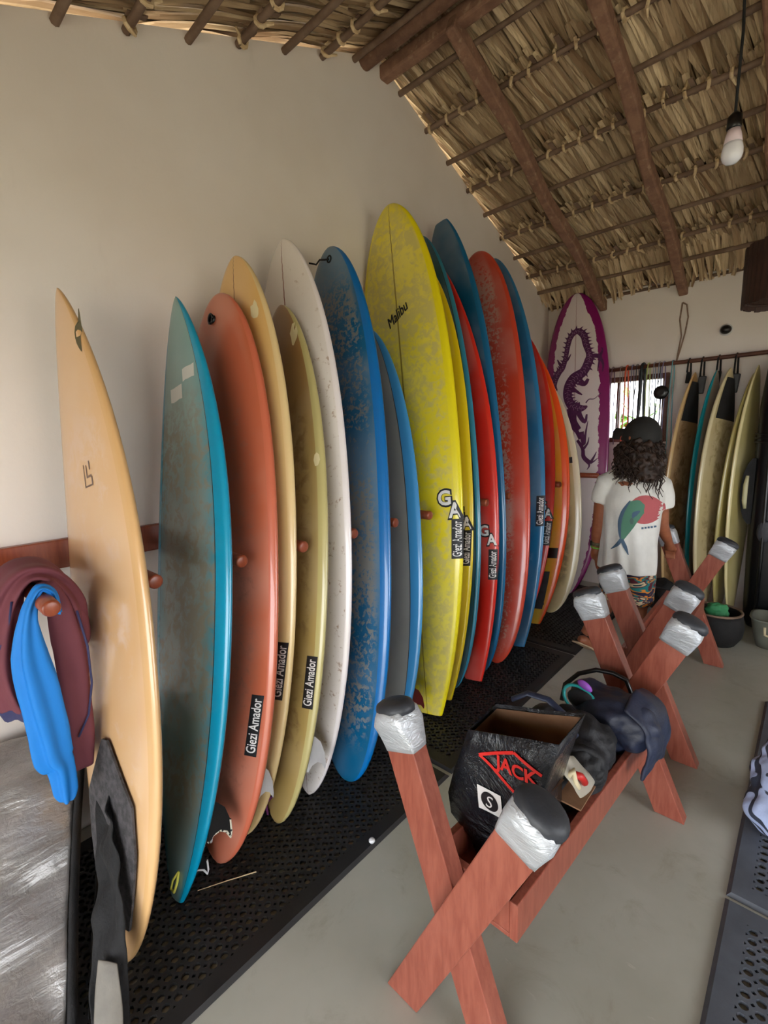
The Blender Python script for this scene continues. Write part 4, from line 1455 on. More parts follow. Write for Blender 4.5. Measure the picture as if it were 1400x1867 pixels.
# ------------------------------------------------------------------ silver board bag and black cloth on the left
silv = NT('silver_foil_bag')
_o = silv.obj()
_b1 = silv.noise(silv.mapping(_o, (1.6, .5, 2.6)), 3.5, 6, .55, .3)
_b2 = silv.noise(_o, 30, 4, .6, .6)
silv.bump(silv.math('ADD', _b1, silv.math('MULTIPLY', _b2, .10)), .7, .05)
M['silver'] = silv.fin(silv.mix(silv.step(_b1, .35, .65), lin((168, 165, 162)), lin((186, 184, 184))), .40, .6)
M['lining'] = mottled('grey_lining', (120, 114, 104), (96, 90, 82), 9, .6, .2)
sb = empty('board_bag', (-1.7, -.2, 0.013), 'silver padded surfboard bag with black edging leaning at the lower left', 'board bag')
rows = []
for (t, x, z) in ((0, -2.10, .548), (.25, -1.93, .475), (.5, -1.76, .315), (.75, -1.56, .175), (1, -1.335, .045)):
    yr = .445 - .02 * t - .285 * t
    rows.append([(x + .03 * math.sin(3 * k), yr - .02 + (k - 1) * (yr + 1.3), z + .02 * math.sin(k * 5 + t * 4)) for k in [i / 6 for i in range(7)]])
o = folded_cloth('bag_face', rows, M['silver'], sb, 7, .035, 7, .01, 7)
mb = MB()
edge = [Vector(r[-1]) for r in rows]
P = []
for i in range(4):
    for s in range(4): P.append(edge[i].lerp(edge[i + 1], s / 4) + Vector((0, .012, 0)))
P.append(edge[-1] + Vector((0, .012, 0)))
mb.tube(P, .013, 8, True, 1.8); mb.build('edge_binding', M['black'], sb, True)
o = folded_cloth('bag_side', [[(-2.08, .45, .50), (-1.92, .44, .42), (-1.74, .335, .265), (-1.55, .25, .125), (-1.34, .165, .03)], [(-2.06, .47, .30), (-1.92, .46, .22), (-1.75, .36, .13), (-1.56, .275, .06), (-1.36, .185, .018)], [(-2.05, .47, .03), (-1.93, .46, .02), (-1.78, .37, .02), (-1.58, .29, .018), (-1.39, .20, .016)]], M['black'], sb, 9, .008, 12, .006)
cl = empty('black_cloth', (-1.55, .33, .013), 'crumpled black cloth strip beside the tail of the tan surfboard', 'cloth')
folded_cloth('cloth_sheet', [[(-1.88, .425, .50), (-1.65, .335, .45), (-1.50, .265, .30), (-1.38, .202, .17), (-1.30, .165, .05), (-1.27, .155, .02)],
                             [(-1.84, .425, .53), (-1.61, .345, .47), (-1.47, .29, .34), (-1.37, .25, .21), (-1.30, .21, .09), (-1.26, .19, .02)],
                             [(-1.75, .40, .55), (-1.53, .335, .50), (-1.42, .305, .40), (-1.345, .292, .275), (-1.295, .27, .15), (-1.245, .245, .025)]], M['black'], cl, 12, .030, 16, .006, 6)
folded_cloth('silver_lining', [[(-1.335, .212, .20), (-1.295, .183, .12), (-1.25, .160, .045)], [(-1.315, .230, .195), (-1.265, .208, .115), (-1.22, .186, .035)], [(-1.292, .246, .19), (-1.245, .234, .105), (-1.20, .214, .03)]], M['lining'], cl, 15, .006, 12, .005)

# straw and a white blob on the mat
mb = MB(); mb.tube([(-1.488, .551, .016), (-1.44, .64, .018), (-1.392, .729, .017)], [.001, .0016, .002], 5)
tag(mb.build('straw', M['tie']), 'thin dry straw lying on the near black mat', 'straw')
mb = MB(); mb.ellipsoid((-1.157, 1.102, .022), (.013, .013, .009), 10, 7)
tag(mb.build('wax_lump', M['white_plastic'], None, True), 'small white lump of wax at the edge of the black mat', 'wax')

# ------------------------------------------------------------------ the man walking past, seen from behind
man = empty('person', (-.84, 3.22, 0), 'man in white fish-print t-shirt, black cap and patterned shorts, walking away', 'person')
mb = MB()


def limb(pts, rad, n=14): mb.tube(pts, rad, n)


# head, neck, trunk
mb.ellipsoid((-.822, 3.235, 1.525), (.074, .095, .112), 18, 12)
mb.ellipsoid((-.845, 3.245, 1.47), (.055, .07, .06), 14, 9)             # jaw
mb.ellipsoid((-.93, 3.285, 1.515), (.018, .016, .02), 10, 7)            # nose, face turned to the left
mb.ellipsoid((-.888, 3.30, 1.463), (.022, .022, .012), 10, 7)           # mouth
for (x, y) in ((-.85, 3.15), (-.79, 3.325)): mb.ellipsoid((x, y, 1.515), (.020, .016, .032), 10, 7)   # ears
limb([(-.828, 3.225, 1.28), (-.826, 3.228, 1.36), (-.824, 3.232, 1.45)], [.062, .055, .055])
limb([(-.845, 3.22, .72), (-.845, 3.215, .80), (-.842, 3.21, .95), (-.838, 3.21, 1.12), (-.832, 3.215, 1.24), (-.828, 3.22, 1.31)], [.13, .14, .125, .14, .125, .06], 18)
# left arm hanging, with watch hand
limb([(-.975, 3.205, 1.255), (-1.002, 3.205, 1.16), (-1.02, 3.215, 1.06), (-1.028, 3.225, .97), (-1.045, 3.235, .88), (-1.060, 3.25, .79)], [.062, .060, .056, .053, .047, .032])
limb([(-1.060, 3.25, .79), (-1.064, 3.256, .74), (-1.066, 3.262, .70)], [.026, .034, .032])
for i, (dx, dy, L) in enumerate(((.012, -.028, .078), (.004, -.010, .088), (-.002, .009, .084), (-.006, .026, .068))):
    b0 = Vector((-1.066 + dx, 3.262 + dy, .690)); b1 = b0 + Vector((.006, .008, -L * .55)); b2 = b1 + Vector((.020, .010, -L * .45))
    limb([b0 + Vector((0, 0, .02)), b0, b1, b2], [.0095, .0095, .0088, .0072], 8)
limb([(-1.058, 3.235, .745), (-1.045, 3.215, .715), (-1.035, 3.215, .685), (-1.032, 3.222, .662)], [.013, .012, .010, .008], 8)
# right arm, forward
limb([(-.72, 3.255, 1.23), (-.702, 3.28, 1.15), (-.695, 3.305, 1.04), (-.690, 3.325, .96), (-.68, 3.38, .89), (-.67, 3.44, .83)], [.052, .047, .042, .038, .034, .025])
limb([(-.67, 3.44, .83), (-.674, 3.48, .80), (-.677, 3.505, .78)], [.025, .032, .03])
for dx in (-.026, -.009, .009, .026):
    limb([(-.677 + dx, 3.495, .785), (-.677 + dx, 3.52, .76), (-.675 + dx, 3.535, .725), (-.675 + dx, 3.52, .70)], [.0095, .009, .0085, .007], 8)
limb([(-.655, 3.47, .80), (-.64, 3.50, .78), (-.645, 3.525, .75)], [.012, .011, .008], 8)
# legs: right one carries, left heel lifted behind
limb([(-.775, 3.23, .76), (-.780, 3.25, .62), (-.785, 3.27, .46), (-.785, 3.265, .40), (-.785, 3.25, .30), (-.783, 3.245, .18), (-.782, 3.25, .075)], [.088, .080, .058, .054, .055, .043, .032])
limb([(-.782, 3.215, .045), (-.782, 3.26, .05), (-.785, 3.34, .038), (-.79, 3.42, .03), (-.792, 3.455, .028)], [.028, .034, .032, .028, .016], 12)
limb([(-.915, 3.215, .76), (-.935, 3.24, .62), (-.960, 3.285, .46), (-.970, 3.285, .41), (-1.01, 3.24, .32), (-1.06, 3.205, .23), (-1.095, 3.19, .165)], [.088, .080, .058, .053, .054, .042, .031])
limb([(-1.125, 3.17, .125), (-1.105, 3.195, .115), (-1.075, 3.245, .075), (-1.055, 3.29, .045), (-1.045, 3.335, .036)], [.024, .033, .031, .028, .018], 12)
body = remeshed(mb, 'body', M['skin'], man, .0075, 3)
# t-shirt
mb = MB()


def ell_ring(c, rx, ry, n=28, rot=-.18):
    return [Vector((c[0] + rx * math.cos(a) * math.cos(rot) - ry * math.sin(a) * math.sin(rot), c[1] + rx * math.cos(a) * math.sin(rot) + ry * math.sin(a) * math.cos(rot), c[2])) for a in [2 * math.pi * k / n for k in range(n)]]


def shirt_rings(g=0.0):
    return [ell_ring((-.852, 3.205, .672), .178 - g, .138 - g), ell_ring((-.850, 3.205, .76), .176 - g, .137 - g), ell_ring((-.846, 3.205, .90), .168 - g, .133 - g), ell_ring((-.842, 3.205, 1.04), .172 - g, .137 - g),
            ell_ring((-.838, 3.208, 1.15), .178 - g, .138 - g), ell_ring((-.835, 3.21, 1.23), .168 - g, .122 - g), ell_ring((-.832, 3.215, 1.285), .130 - g, .100 - g), ell_ring((-.829, 3.22, 1.325), .080 - g, .078 - g)]


mb.loft(shirt_rings())
mb.tube([(-.93, 3.205, 1.255), (-.985, 3.20, 1.225), (-1.008, 3.205, 1.16), (-1.016, 3.21, 1.105)], [.075, .083, .078, .076], 20)
mb.tube([(-.75, 3.225, 1.25), (-.715, 3.255, 1.215), (-.702, 3.28, 1.15), (-.698, 3.29, 1.085)], [.075, .083, .078, .076], 20)


def shirt_fold(p):
    a = math.atan2(p.y - 3.2, p.x + .845)
    k = max(0, min(1, (1.12 - p.z) / .4))
    d = Vector((p.x + .845, p.y - 3.2, 0))
    if d.length > .1:
        p = p + d.normalized() * (.007 * k * math.sin(a * 9 + p.z * 5) + .005 * fnoise(p, 9, 3))
    return p


shirt = remeshed(mb, 'tshirt', M['shirt'], man, .009, 4, 0, 8, 0, shirt_fold)
# shorts
shm = NT('patterned_shorts')
_o = shm.obj()
_v = shm.mapping(_o, (1, 1, 2.6), rot=(.3, .5, 0))
_w = shm.noise(_v, 5.5, 2, .5, 1.4)
c = shm.mix(shm.step(_w, .36, .38), lin((22, 62, 72)), lin((206, 186, 152)))
c = shm.mix(shm.step(_w, .46, .47), c, lin((86, 22, 36)))
c = shm.mix(shm.step(_w, .52, .53), c, lin((24, 116, 118)))
c = shm.mix(shm.step(_w, .58, .59), c, lin((214, 130, 40)))
c = shm.mix(shm.step(_w, .63, .64), c, lin((30, 30, 60)))
M['shorts'] = shm.fin(c, .8)
mb = MB()
mb.loft([ell_ring((-.847, 3.215, .68), .152, .125), ell_ring((-.847, 3.217, .76), .158, .128), ell_ring((-.846, 3.212, .84), .150, .120)])
mb.tube([(-.785, 3.23, .74), (-.785, 3.245, .62), (-.79, 3.262, .50), (-.79, 3.268, .445)], [.098, .100, .093, .090], 18)
mb.tube([(-.905, 3.22, .74), (-.925, 3.235, .62), (-.95, 3.27, .50), (-.956, 3.282, .465)], [.098, .098, .090, .088], 18)
remeshed(mb, 'shorts', M['shorts'], man, .009, 3, .004, 14, 2)
# cap with bill pointing left
mb = MB()
fx = Vector((-.90, .34, .16)).normalized(); up = Vector((.10, 0, 1)).normalized(); sd = up.cross(fx).normalized(); up = fx.cross(sd).normalized()
cc = Vector((-.816, 3.23, 1.512))
rings = []
for i in range(9):
    th = math.pi / 2 * i / 8
    rings.append([cc + fx * (.118 * math.cos(th) * math.cos(a)) + sd * (.102 * math.cos(th) * math.sin(a)) + up * (.158 * math.sin(th) ** .85 - .02) for a in [2 * math.pi * k / 26 for k in range(26)]])
rings[-1] = [cc + up * .138 + (p - cc - up * .138) * .02 for p in rings[-1]]
mb.loft(rings, True, True)
cap = mb.build('cap_crown', M['cap'], man, True)
mb = MB()
top, bot = [], []
for i in range(5):
    q = i / 4
    top.append([cc + up * .045 + fx * (.098 + (.085 * q) * (1 - .35 * (s * s))) + sd * (.072 * s * (1 - .15 * q)) + up * (-.006 + .012 * q * 0 - .060 * s * s - .004 * q) for s in [k / 6 - 1 for k in range(13)]])
mb.loft(top, False, False)
o = mb.build('cap_bill', M['cap'], man, True); o.modifiers.new('s', 'SOLIDIFY').thickness = .006
mb = MB(); mb.ellipsoid(cc + fx * .108 + up * .065, (.022, .012, .016), 10, 7, Matrix.Rotation(.3, 3, 'Z'))
mb.build('cap_badge', NT('orange_badge').fin(lin((220, 140, 40)), .6), cap, True)
# long curly hair
mb = MB()
mb.ellipsoid((-.805, 3.215, 1.465), (.098, .105, .085), 18, 12)
mb.tube([(-.80, 3.175, 1.46), (-.775, 3.145, 1.38), (-.745, 3.11, 1.31), (-.73, 3.085, 1.265)], [.085, .086, .066, .030], 16)
mb.tube([(-.875, 3.20, 1.465), (-.895, 3.17, 1.40), (-.915, 3.145, 1.345)], [.058, .062, .030], 14)
mb.tube([(-.745, 3.20, 1.45), (-.715, 3.165, 1.37), (-.70, 3.125, 1.30)], [.06, .062, .035], 14)
hair = remeshed(mb, 'hair', M['hair'], man, .008, 2, .020, 34, 7)
mb = MB()
rr = random.Random(3)
for k in range(420):
    u = rr.random()
    p = Vector((-.93 + .24 * u, 3.12 + rr.uniform(-.03, .06) + .06 * (2 * u - 1) ** 2, rr.uniform(1.33, 1.50)))
    L = rr.uniform(.05, .11 + .08 * u); ph = rr.uniform(0, 6.3); am = rr.uniform(.006, .013)
    n_ = 9
    P = []
    for i in range(n_):
        q = i / (n_ - 1)
        P.append(p + Vector((am * math.cos(ph + q * 11) + (.05 * (u - .3)) * q, am * math.sin(ph + q * 11) - .045 * q - .01, -L * q)))
    mb.tube(P, [.0045 * (1 - .6 * i / (n_ - 1)) for i in range(n_)], 4)
tag(mb.build('curls', M['hair'], hair, True), kind='stuff')
# watch, green bracelet, sandals
olive_m = NT('olive_strap').fin(lin((94, 88, 62)), .6); grn = NT('green_band').fin(lin((128, 206, 84)), .5)


def ring_tube(c, d, r, t, mat, nm, w=1.0):
    d = Vector(d).normalized(); a = d.cross(Vector((1, 0, 0))).normalized(); b2 = d.cross(a)
    m2 = MB(); m2.tube([Vector(c) + a * (r * math.cos(q)) + b2 * (r * math.sin(q)) for q in [2 * math.pi * k / 18 for k in range(19)]], t, 8, True, w)
    return m2.build(nm, mat, man, True)


ring_tube((-1.056, 3.246, .815), (-.1, .15, -1), .033, .010, olive_m, 'watch_strap', 1.6)
ring_tube((-1.060, 3.25, .785), (-.1, .15, -1), .031, .006, grn, 'bracelet')
mb = MB(); mb.box((-1.085, 3.225, .815), (.014, .034, .036)); bevel(mb.build('watch_case', M['black_plastic'], man), .004)
sand = mottled('beige_sandal', (186, 160, 130), (160, 134, 106), 20, .8)


def sandal(P, W, strap):
    m2 = MB()
    rings = []
    for (p, w) in zip(P, W):
        p = Vector(p)
        rings.append([p + Vector((-w, 0, 0)), p + Vector((w, 0, 0)), p + Vector((w, 0, -.014)), p + Vector((-w, 0, -.014))])
    m2.loft(rings)
    s = bevel(m2.build('sandal', sand, man), .004)
    m2 = MB(); m2.tube(strap, .007, 6, True, .5); m2.build('sandal_strap', olive_m, s, True)


sandal([(-1.145, 3.150, .112), (-1.125, 3.175, .098), (-1.10, 3.21, .072), (-1.075, 3.255, .038), (-1.055, 3.30, .016), (-1.04, 3.365, .015)], [.022, .032, .034, .038, .040, .020],
       [(-1.115, 3.26, .035), (-1.10, 3.27, .075), (-1.06, 3.29, .085), (-1.03, 3.28, .06), (-1.02, 3.27, .03)])
sandal([(-.782, 3.185, .017), (-.782, 3.21, .017), (-.783, 3.27, .017), (-.787, 3.36, .017), (-.79, 3.43, .017), (-.792, 3.475, .017)], [.02, .032, .034, .040, .040, .022],
       [(-.825, 3.37, .015), (-.815, 3.375, .06), (-.785, 3.38, .075), (-.755, 3.375, .055), (-.747, 3.37, .015)])
# eyes and print
mb = MB()
for (x, y) in ((-.897, 3.262), (-.862, 3.315)): mb.ellipsoid((x, y, 1.535), (.009, .009, .007), 8, 6)
mb.build('eyes', M['ink_white'], body, True)
bmx = bmesh.new(); bmx.from_mesh(shirt.data)
sbv = BVHTree.FromBMesh(bmx)
bmx.free()


PR_O = (-.800, 2.8, 1.02)
def shirt_print(nm, polys, mat, lift=.002):
    return cast_decal(sbv, nm, polys, mat, shirt, PR_O, (1, .0, 0), (0, 0, 1), (0, 1, 0), lift)


c_pink = NT('print_dusty_red').fin(lin((184, 92, 96)), .8); c_grn = NT('print_green').fin(lin((84, 132, 110)), .8)
c_blu = NT('print_blue_grey').fin(lin((74, 98, 122)), .8); c_dk = NT('print_dark_green').fin(lin((84, 110, 104)), .8)


def ribbon_fish(C_, W_, sub=6):
    p_, w_ = smooth_path(C_, W_, sub)
    return subdiv(strip_polys(p_, w_), 2)


sun = ([(.062, .072)] + [(.062 + .082 * math.cos(math.pi * k / 14), .072 + .088 * math.sin(math.pi * k / 14)) for k in range(28)], [(0, 1 + k, 1 + (k + 1) % 28) for k in range(28)])
shirt_print('print_sun', subdiv(sun, 3), c_pink, .003)
fishC = [(.050, .115), (.020, .085), (-.010, .035), (-.030, -.03), (-.045, -.09), (-.052, -.125)]
fishW = [.035, .105, .110, .085, .045, .016]
shirt_print('print_fish', ribbon_fish(fishC, fishW), c_grn, .0042)
shirt_print('print_fish_back', ribbon_fish([(-.015, .125), (-.050, .06), (-.068, -.01), (-.066, -.07), (-.058, -.115)], [.006, .02, .024, .018, .008]), c_blu, .0052)
shirt_print('print_fish_tail', ribbon_fish([(-.052, -.118), (-.075, -.155), (-.118, -.195)], [.020, .022, .003]), c_blu, .0052)
shirt_print('print_fish_tail', ribbon_fish([(-.052, -.118), (-.030, -.165), (-.010, -.215)], [.020, .022, .004]), c_blu, .0052)
shirt_print('print_fish_fin', ribbon_fish([(.040, .065), (.015, .045), (.005, .02)], [.008, .030, .006]), c_blu, .0056)
for k, (x, y, s) in enumerate(((-.05, .175, .020), (.01, .195, .024), (-.075, .12, .02), (-.078, .08, .018), (-.08, .05, .015), (.115, .12, .02), (.118, .08, .02), (.118, .04, .016))):
    shirt_print('print_leaf', subdiv(blob2d(s, 6, 30 + k, .6), 1), c_dk, .0042)
for k in range(5):
    shirt_print('print_mark', grid_rect(.050 + k * .014, .060 + k * .014, -.048 + .002 * k, -.036 + .002 * k, 1, 1), c_blu, .003)

# ------------------------------------------------------------------ back wall: rod, leashes and upright boards
rod = MB()
rod.tube([(-1.62, 4.735, 2.10), (-.9, 4.735, 2.107), (-.2, 4.735, 2.112), (.6, 4.735, 2.118)], .017, 12)
ro = rod.build('rod', M['frame_wood'], None, True)
tag(ro, 'long dark red wooden rod along the back wall holding the leashes', 'rod')
mb = MB()
for x in (-1.55, .5):
    mb.tube([(x, 4.735, 2.10), (x, 4.85, 2.10)], .008, 8)
mb.build('bracket', M['dark_metal'], ro, True)


def hung_leash(x, z0, col, lab, r=.004, spread=.02, name='leash', metal=0):
    m = NT('leash_' + name).fin(lin(col), .35)
    mb = MB()
    P = [(x - spread, 4.712, z0)]
    P += [(x - spread * (1 - q) + .004 * math.sin(q * 9 + x * 40), 4.712, z0 + (2.10 - z0) * q) for q in (.2, .4, .6, .8, .96)]
    P += [(x + .002, 4.72, 2.124), (x + .006, 4.735, 2.130), (x + .008, 4.752, 2.124)]
    z1 = z0 + .12
    P += [(x + .010 + spread * q + .004 * math.sin(q * 8 + x * 30), 4.760, 2.10 - (2.10 - z1) * q) for q in (.1, .3, .5, .7, .9, 1.0)]
    mb.tube(P, r, 6)
    return tag(mb.build('leash', m, None, True), lab, 'leash', 'leashes hanging from the rod over the window')


for x, z0, col, lab, r, sp in ((-1.505, 1.42, (96, 70, 76), 'thin brownish leash at the left end of the window', .004, .012),
                               (-1.468, 1.30, (120, 96, 120), 'pale mauve leash second from the left over the window', .004, .014),
                               (-1.395, 1.50, (150, 140, 140), 'thin grey leash left of the orange one', .003, .008),
                               (-1.345, 1.25, (226, 96, 60), 'orange leash hanging over the window', .007, .016),
                               (-1.300, 1.30, (120, 120, 150), 'grey-blue leash just right of the orange one', .004, .010),
                               (-1.262, 1.35, (60, 60, 66), 'thin dark leash left of the thick black one', .004, .010),
                               (-1.215, 1.28, (30, 36, 40), 'thick black leash bundle over the window', .014, .022),
                               (-1.170, 1.25, (182, 196, 120), 'yellow-green leash right of the thick black one', .005, .012),
                               (-1.125, 1.22, (150, 160, 176), 'pale blue-grey leash beside the yellow-green one', .004, .010),
                               (-1.085, 1.12, (140, 150, 170), 'pale grey leash near the right jamb of the window', .004, .010),
                               (-1.052, 1.20, (120, 110, 150), 'pale violet leash in front of the right window jamb', .004, .008),
                               (-.985, 1.05, (110, 168, 178), 'pale turquoise leash right of the window', .005, .010)):
    hung_leash(x, z0, col, lab, r, sp, 'c%d' % int(-x * 1000))
# round black speaker in the window
sp = empty('speaker', (-1.075, 4.70, 1.80), 'round black speaker hanging in front of the right part of the window', 'speaker')
mb = MB(); rings = []
for y, r in ((4.655, .02), (4.652, .062), (4.664, .072), (4.69, .070), (4.705, .05)):
    rings.append([(-1.045 + r * .82 * math.cos(a), y, 1.865 + r * .82 * math.sin(a)) for a in [2 * math.pi * k / 22 for k in range(22)]])
mb.loft(rings); mb.build('speaker_body', M['black_plastic'], sp, True)
mb = MB(); mb.tube([(-1.075, 4.69, 1.935), (-1.072, 4.712, 2.02), (-1.07, 4.735, 2.125)], .003, 6); mb.build('speaker_cord', M['black'], sp, True)
# leash cuffs hanging on the rod
for k, (x, dz, lab) in enumerate(((-.860, .17, 'black leash strap at the left of the rod above the wooden board'), (-.765, .26, 'grey leash cuff on the rod left of the turquoise board'), (-.655, .20, 'thick black leash strap on the rod above the cream board'), (-.540, .27, 'dark grey leash cuff hanging right of the cream board'))):
    root = empty('leash_strap', (x, 4.735, 2.10), lab, 'leash', 'leash straps hanging from the rod')
    mb = MB()
    mb.tube([(x - .010, 4.712, 2.10 - dz * .5), (x - .006, 4.712, 2.10), (x, 4.735, 2.128), (x + .006, 4.757, 2.10), (x + .010, 4.75, 2.10 - dz * .5)], .007, 6)
    mb.build('cord', M['black'], root, True)
    mb = MB(); mb.box((x, 4.725, 2.10 - dz * .75), (.055 if k % 2 else .035, .03, dz * .55), Matrix.Rotation(.1, 3, 'Y'))
    bevel(mb.build('cuff', M['dark_metal'] if k % 2 else M['black'], root), .008)

# boards standing on end against the back wall, rails towards the room
BACK = [
    ('wood', [-.845, 4.38, -.837, 4.66, 2.02, .40], .05, 'wood-brown surfboard with black tail pad standing left on the back wall', dict(deck=(150, 112, 66), rail=(212, 178, 126), edge=.86, wax=(110, 78, 42), wamt=.4), True),
    ('aqua', [-.675, 4.40, -.69, 4.66, 2.02, .36], .045, 'turquoise-railed surfboard standing between the brown and cream boards', dict(deck=(140, 128, 112), rail=(0, 136, 150), edge=.80), False),
    ('ivory', [-.60, 4.36, -.60, 4.65, 2.03, .46], .055, 'cream surfboard with black tail pad standing at the middle of the back wall', dict(deck=(190, 172, 126), rail=(220, 206, 166), edge=.88, wax=(150, 132, 90), wamt=.3), True),
    ('mustard', [-.505, 4.43, -.452, 4.66, 1.97, .36], .045, 'mustard surfboard behind the pale one next to the black case', dict(deck=(150, 136, 76), rail=(182, 168, 108), edge=.86), False),
    ('pale', [-.42, 4.42, -.428, 4.64, 2.02, .34], .042, 'pale straw surfboard standing beside the black travel case', dict(deck=(170, 156, 100), rail=(226, 212, 160), edge=.86), False),
]
for k, (Tx, Ty, Nx, Ny, L, W), th, lab, mk, pad in BACK:
    b = Board([Tx, Ty, Nx, Ny, L, W, 0, .04], (.52, 2.2, 1.35, 2.1, 1.2, 1.0), th)
    b.V = Vector((-.30, -.954, 0)); b.V -= b.A * b.V.dot(b.A); b.V.normalize()
    b.n = b.V.cross(b.A)
    if b.n.x < 0: b.n = -b.n
    b.base = Vector((Tx, Ty, 0)); b.base.z = -min(p.z for t in b.ts for p in b.ring(t)) + .003
    root = empty('surfboard', (Tx, Ty, 0), lab, 'surfboard', 'surfboards standing against the back wall')
    b.blank = b.build(board_mat('board_' + k, **mk), root)
    if pad:
        vs, fs = [], []
        for i in range(9):
            t = .80 + i * .020
            hwp = b.hw(t) * .78
            for j in range(7): vs.append((t * b.L, hwp * (j / 3 - 1)))
            if i: fs += [((i - 1) * 7 + j, (i - 1) * 7 + j + 1, i * 7 + j + 1, i * 7 + j) for j in range(6)]
        o = b.decal('tail_pad', (vs, fs), M['black'], root, 0, 0, .006)
        o.modifiers.new('s', 'SOLIDIFY').thickness = .006

# ------------------------------------------------------------------ black travel case by the back wall
case = empty('travel_case', (-.11, 4.55, 0), 'tall black hard plastic surfboard travel case at the right of the back wall', 'case')
mb = MB(); rings = []
for z, w, d in ((.0, .16, .09), (.02, .20, .12), (.10, .225, .135), (.6, .235, .14), (1.2, .235, .14), (1.7, .225, .135), (1.98, .20, .12), (2.08, .15, .10), (2.11, .09, .06)):
    cx, cy = -.108 - .022 * (z / 2), 4.52 + .07 * (z / 2)
    ring = []
    for k in range(28):
        a = 2 * math.pi * k / 28
        cs, sn = math.cos(a), math.sin(a)
        ring.append((cx + w * math.copysign(abs(cs) ** .45, cs), cy + d * math.copysign(abs(sn) ** .45, sn), z))
    rings.append(ring)
mb.loft(rings); bevel(mb.build('case_shell', M['black_plastic'], case, True), .004)
mb = MB()
for z in (1.44, 1.47, 1.50):
    cx, cy = -.108 - .022 * (z / 2), 4.52 + .07 * (z / 2)
    mb.tube([(cx + .236 * math.copysign(abs(math.cos(a)) ** .45, math.cos(a)), cy + .143 * math.copysign(abs(math.sin(a)) ** .45, math.sin(a)), z) for a in [2 * math.pi * k / 28 for k in range(29)]], .007, 6)
mb.build('case_ribs', M['black_plastic'], case, True)
for x in (-.25, -.12, 0.0):
    mb = MB(); mb.tube([(x, 4.375, .15), (x, 4.385, .6), (x - .01, 4.402, 1.3), (x - .012, 4.415, 1.40)], .012, 8, True, 1.0); mb.build('case_ridge', M['black_plastic'], case, True)
mb = MB()
mb.loft([[(-.355 - .060 * math.sin(math.pi * q) ** .6 - .001, y, .82 + .50 * q) for q in [i / 12 for i in range(13)]] + [(-.335, y, 1.32), (-.335, y, .82)] for y in (4.44, 4.51)])
mb.build('carry_lug', M['black'], case)
mb = MB(); mb.tube([(-.378, 4.436, .94), (-.384, 4.432, 1.0), (-.384, 4.432, 1.12), (-.378, 4.436, 1.19)], [.010, .016, .016, .010], 10); mb.build('carry_handle', NT('cream_handle').fin(lin((196, 190, 150)), .5), case, True)
mb = MB(); mb.ellipsoid((-.245, 4.388, .78), (.045, .012, .085), 20, 9); mb.build('oval_plate', M['pad'], case, True)

# ------------------------------------------------------------------ small things along the back
mb = MB(); mb.ellipsoid((-.642, 4.832, 2.335), (.040, .034, .036), 18, 10)
o = mb.build('camera_dome', M['black_plastic'], None, True)
tag(o, 'small black dome camera on the back wall above the rod', 'camera')
mb = MB(); mb.tube([(-.642, 4.85, 2.335), (-.642, 4.838, 2.335)], .046, 18); mb.build('dome_base', M['white_plastic'], o, True)
rope = MB()
rope.tube([(-.935, 4.70, 2.58), (-.948, 4.71, 2.45), (-.930, 4.715, 2.32), (-.945, 4.72, 2.20), (-.955, 4.725, 2.12)], .0065, 6)
rope.tube([(-.935, 4.70, 2.58), (-.905, 4.71, 2.56), (-.890, 4.71, 2.46), (-.905, 4.715, 2.34), (-.930, 4.72, 2.22), (-.955, 4.725, 2.12)], .0065, 6)
tag(rope.build('rope_loop', mottled('brown_rope', (150, 124, 108), (128, 102, 88), 40, .9), None, True), 'thin brown rope loop hanging from a rafter end to the rod', 'rope')
# pile beside the man
duf = empty('duffel_bag', (-.82, 4.08, 0), 'dark rumpled duffel bag on the floor behind the far trestle', 'bag')
blob('bag_body', [((-.86, 4.12, .17), (.16, .16, .17)), ((-.76, 4.05, .15), (.13, .14, .15)), ((-.82, 4.08, .27), (.12, .10, .10))], M['black'], duf, .014, .03, 9, 4)
mb = MB(); mb.tube([(-.88, 4.0, .28), (-.84, 3.95, .35), (-.76, 3.94, .35), (-.70, 3.97, .25)], .012, 8, True, .5); mb.build('bag_strap', M['dark_metal'], duf, True)
greyc = mottled('grey_fabric', (120, 118, 116), (86, 86, 88), 14, .85, .3)
blob('bag_pocket', [((-.86, 3.95, .10), (.09, .06, .08)), ((-.78, 3.93, .08), (.07, .05, .07))], greyc, duf, .012, .02, 14, 8)
BX, BY = -.45, 4.02
bsk = empty('round_basket', (BX, BY, 0), 'dark round basket on the floor by the back wall', 'basket')
mb = MB(); rings = []
for z, r in ((0, .13), (.06, .165), (.13, .175), (.20, .165), (.235, .155), (.225, .145), (.15, .15), (.04, .13)):
    rings.append([(BX + r * math.cos(a), BY + r * math.sin(a), z + .001) for a in [2 * math.pi * k / 24 for k in range(24)]])
mb.loft(rings); mb.build('basket_body', M['black'], bsk, True)
mb = MB(); mb.tube([(BX + .155 * math.cos(a), BY + .155 * math.sin(a), .236) for a in [2 * math.pi * k / 24 for k in range(25)]], .009, 6); mb.build('basket_rim', M['pole'], bsk, True)
gcl = empty('green_cloth', (BX, BY, .22), 'small crumpled green cloth lying in the dark round basket', 'cloth')
blob('cloth_body', [((BX - .01, BY - .03, .245), (.055, .05, .06)), ((BX + .03, BY, .235), (.05, .05, .05)), ((BX, BY, .15), (.09, .09, .10))], mottled('green_cloth', (64, 150, 96), (44, 116, 72), 12, .7), gcl, .008, .018, 22, 3)
tub = empty('storage_tub', (-.10, 4.16, 0), 'cloudy grey plastic tub with handle at the right edge', 'tub')
tubm = NT('cloudy_tub'); tubm.b.inputs['Alpha'].default_value = .75
tubm = tubm.fin(lin((128, 130, 118)), .35)
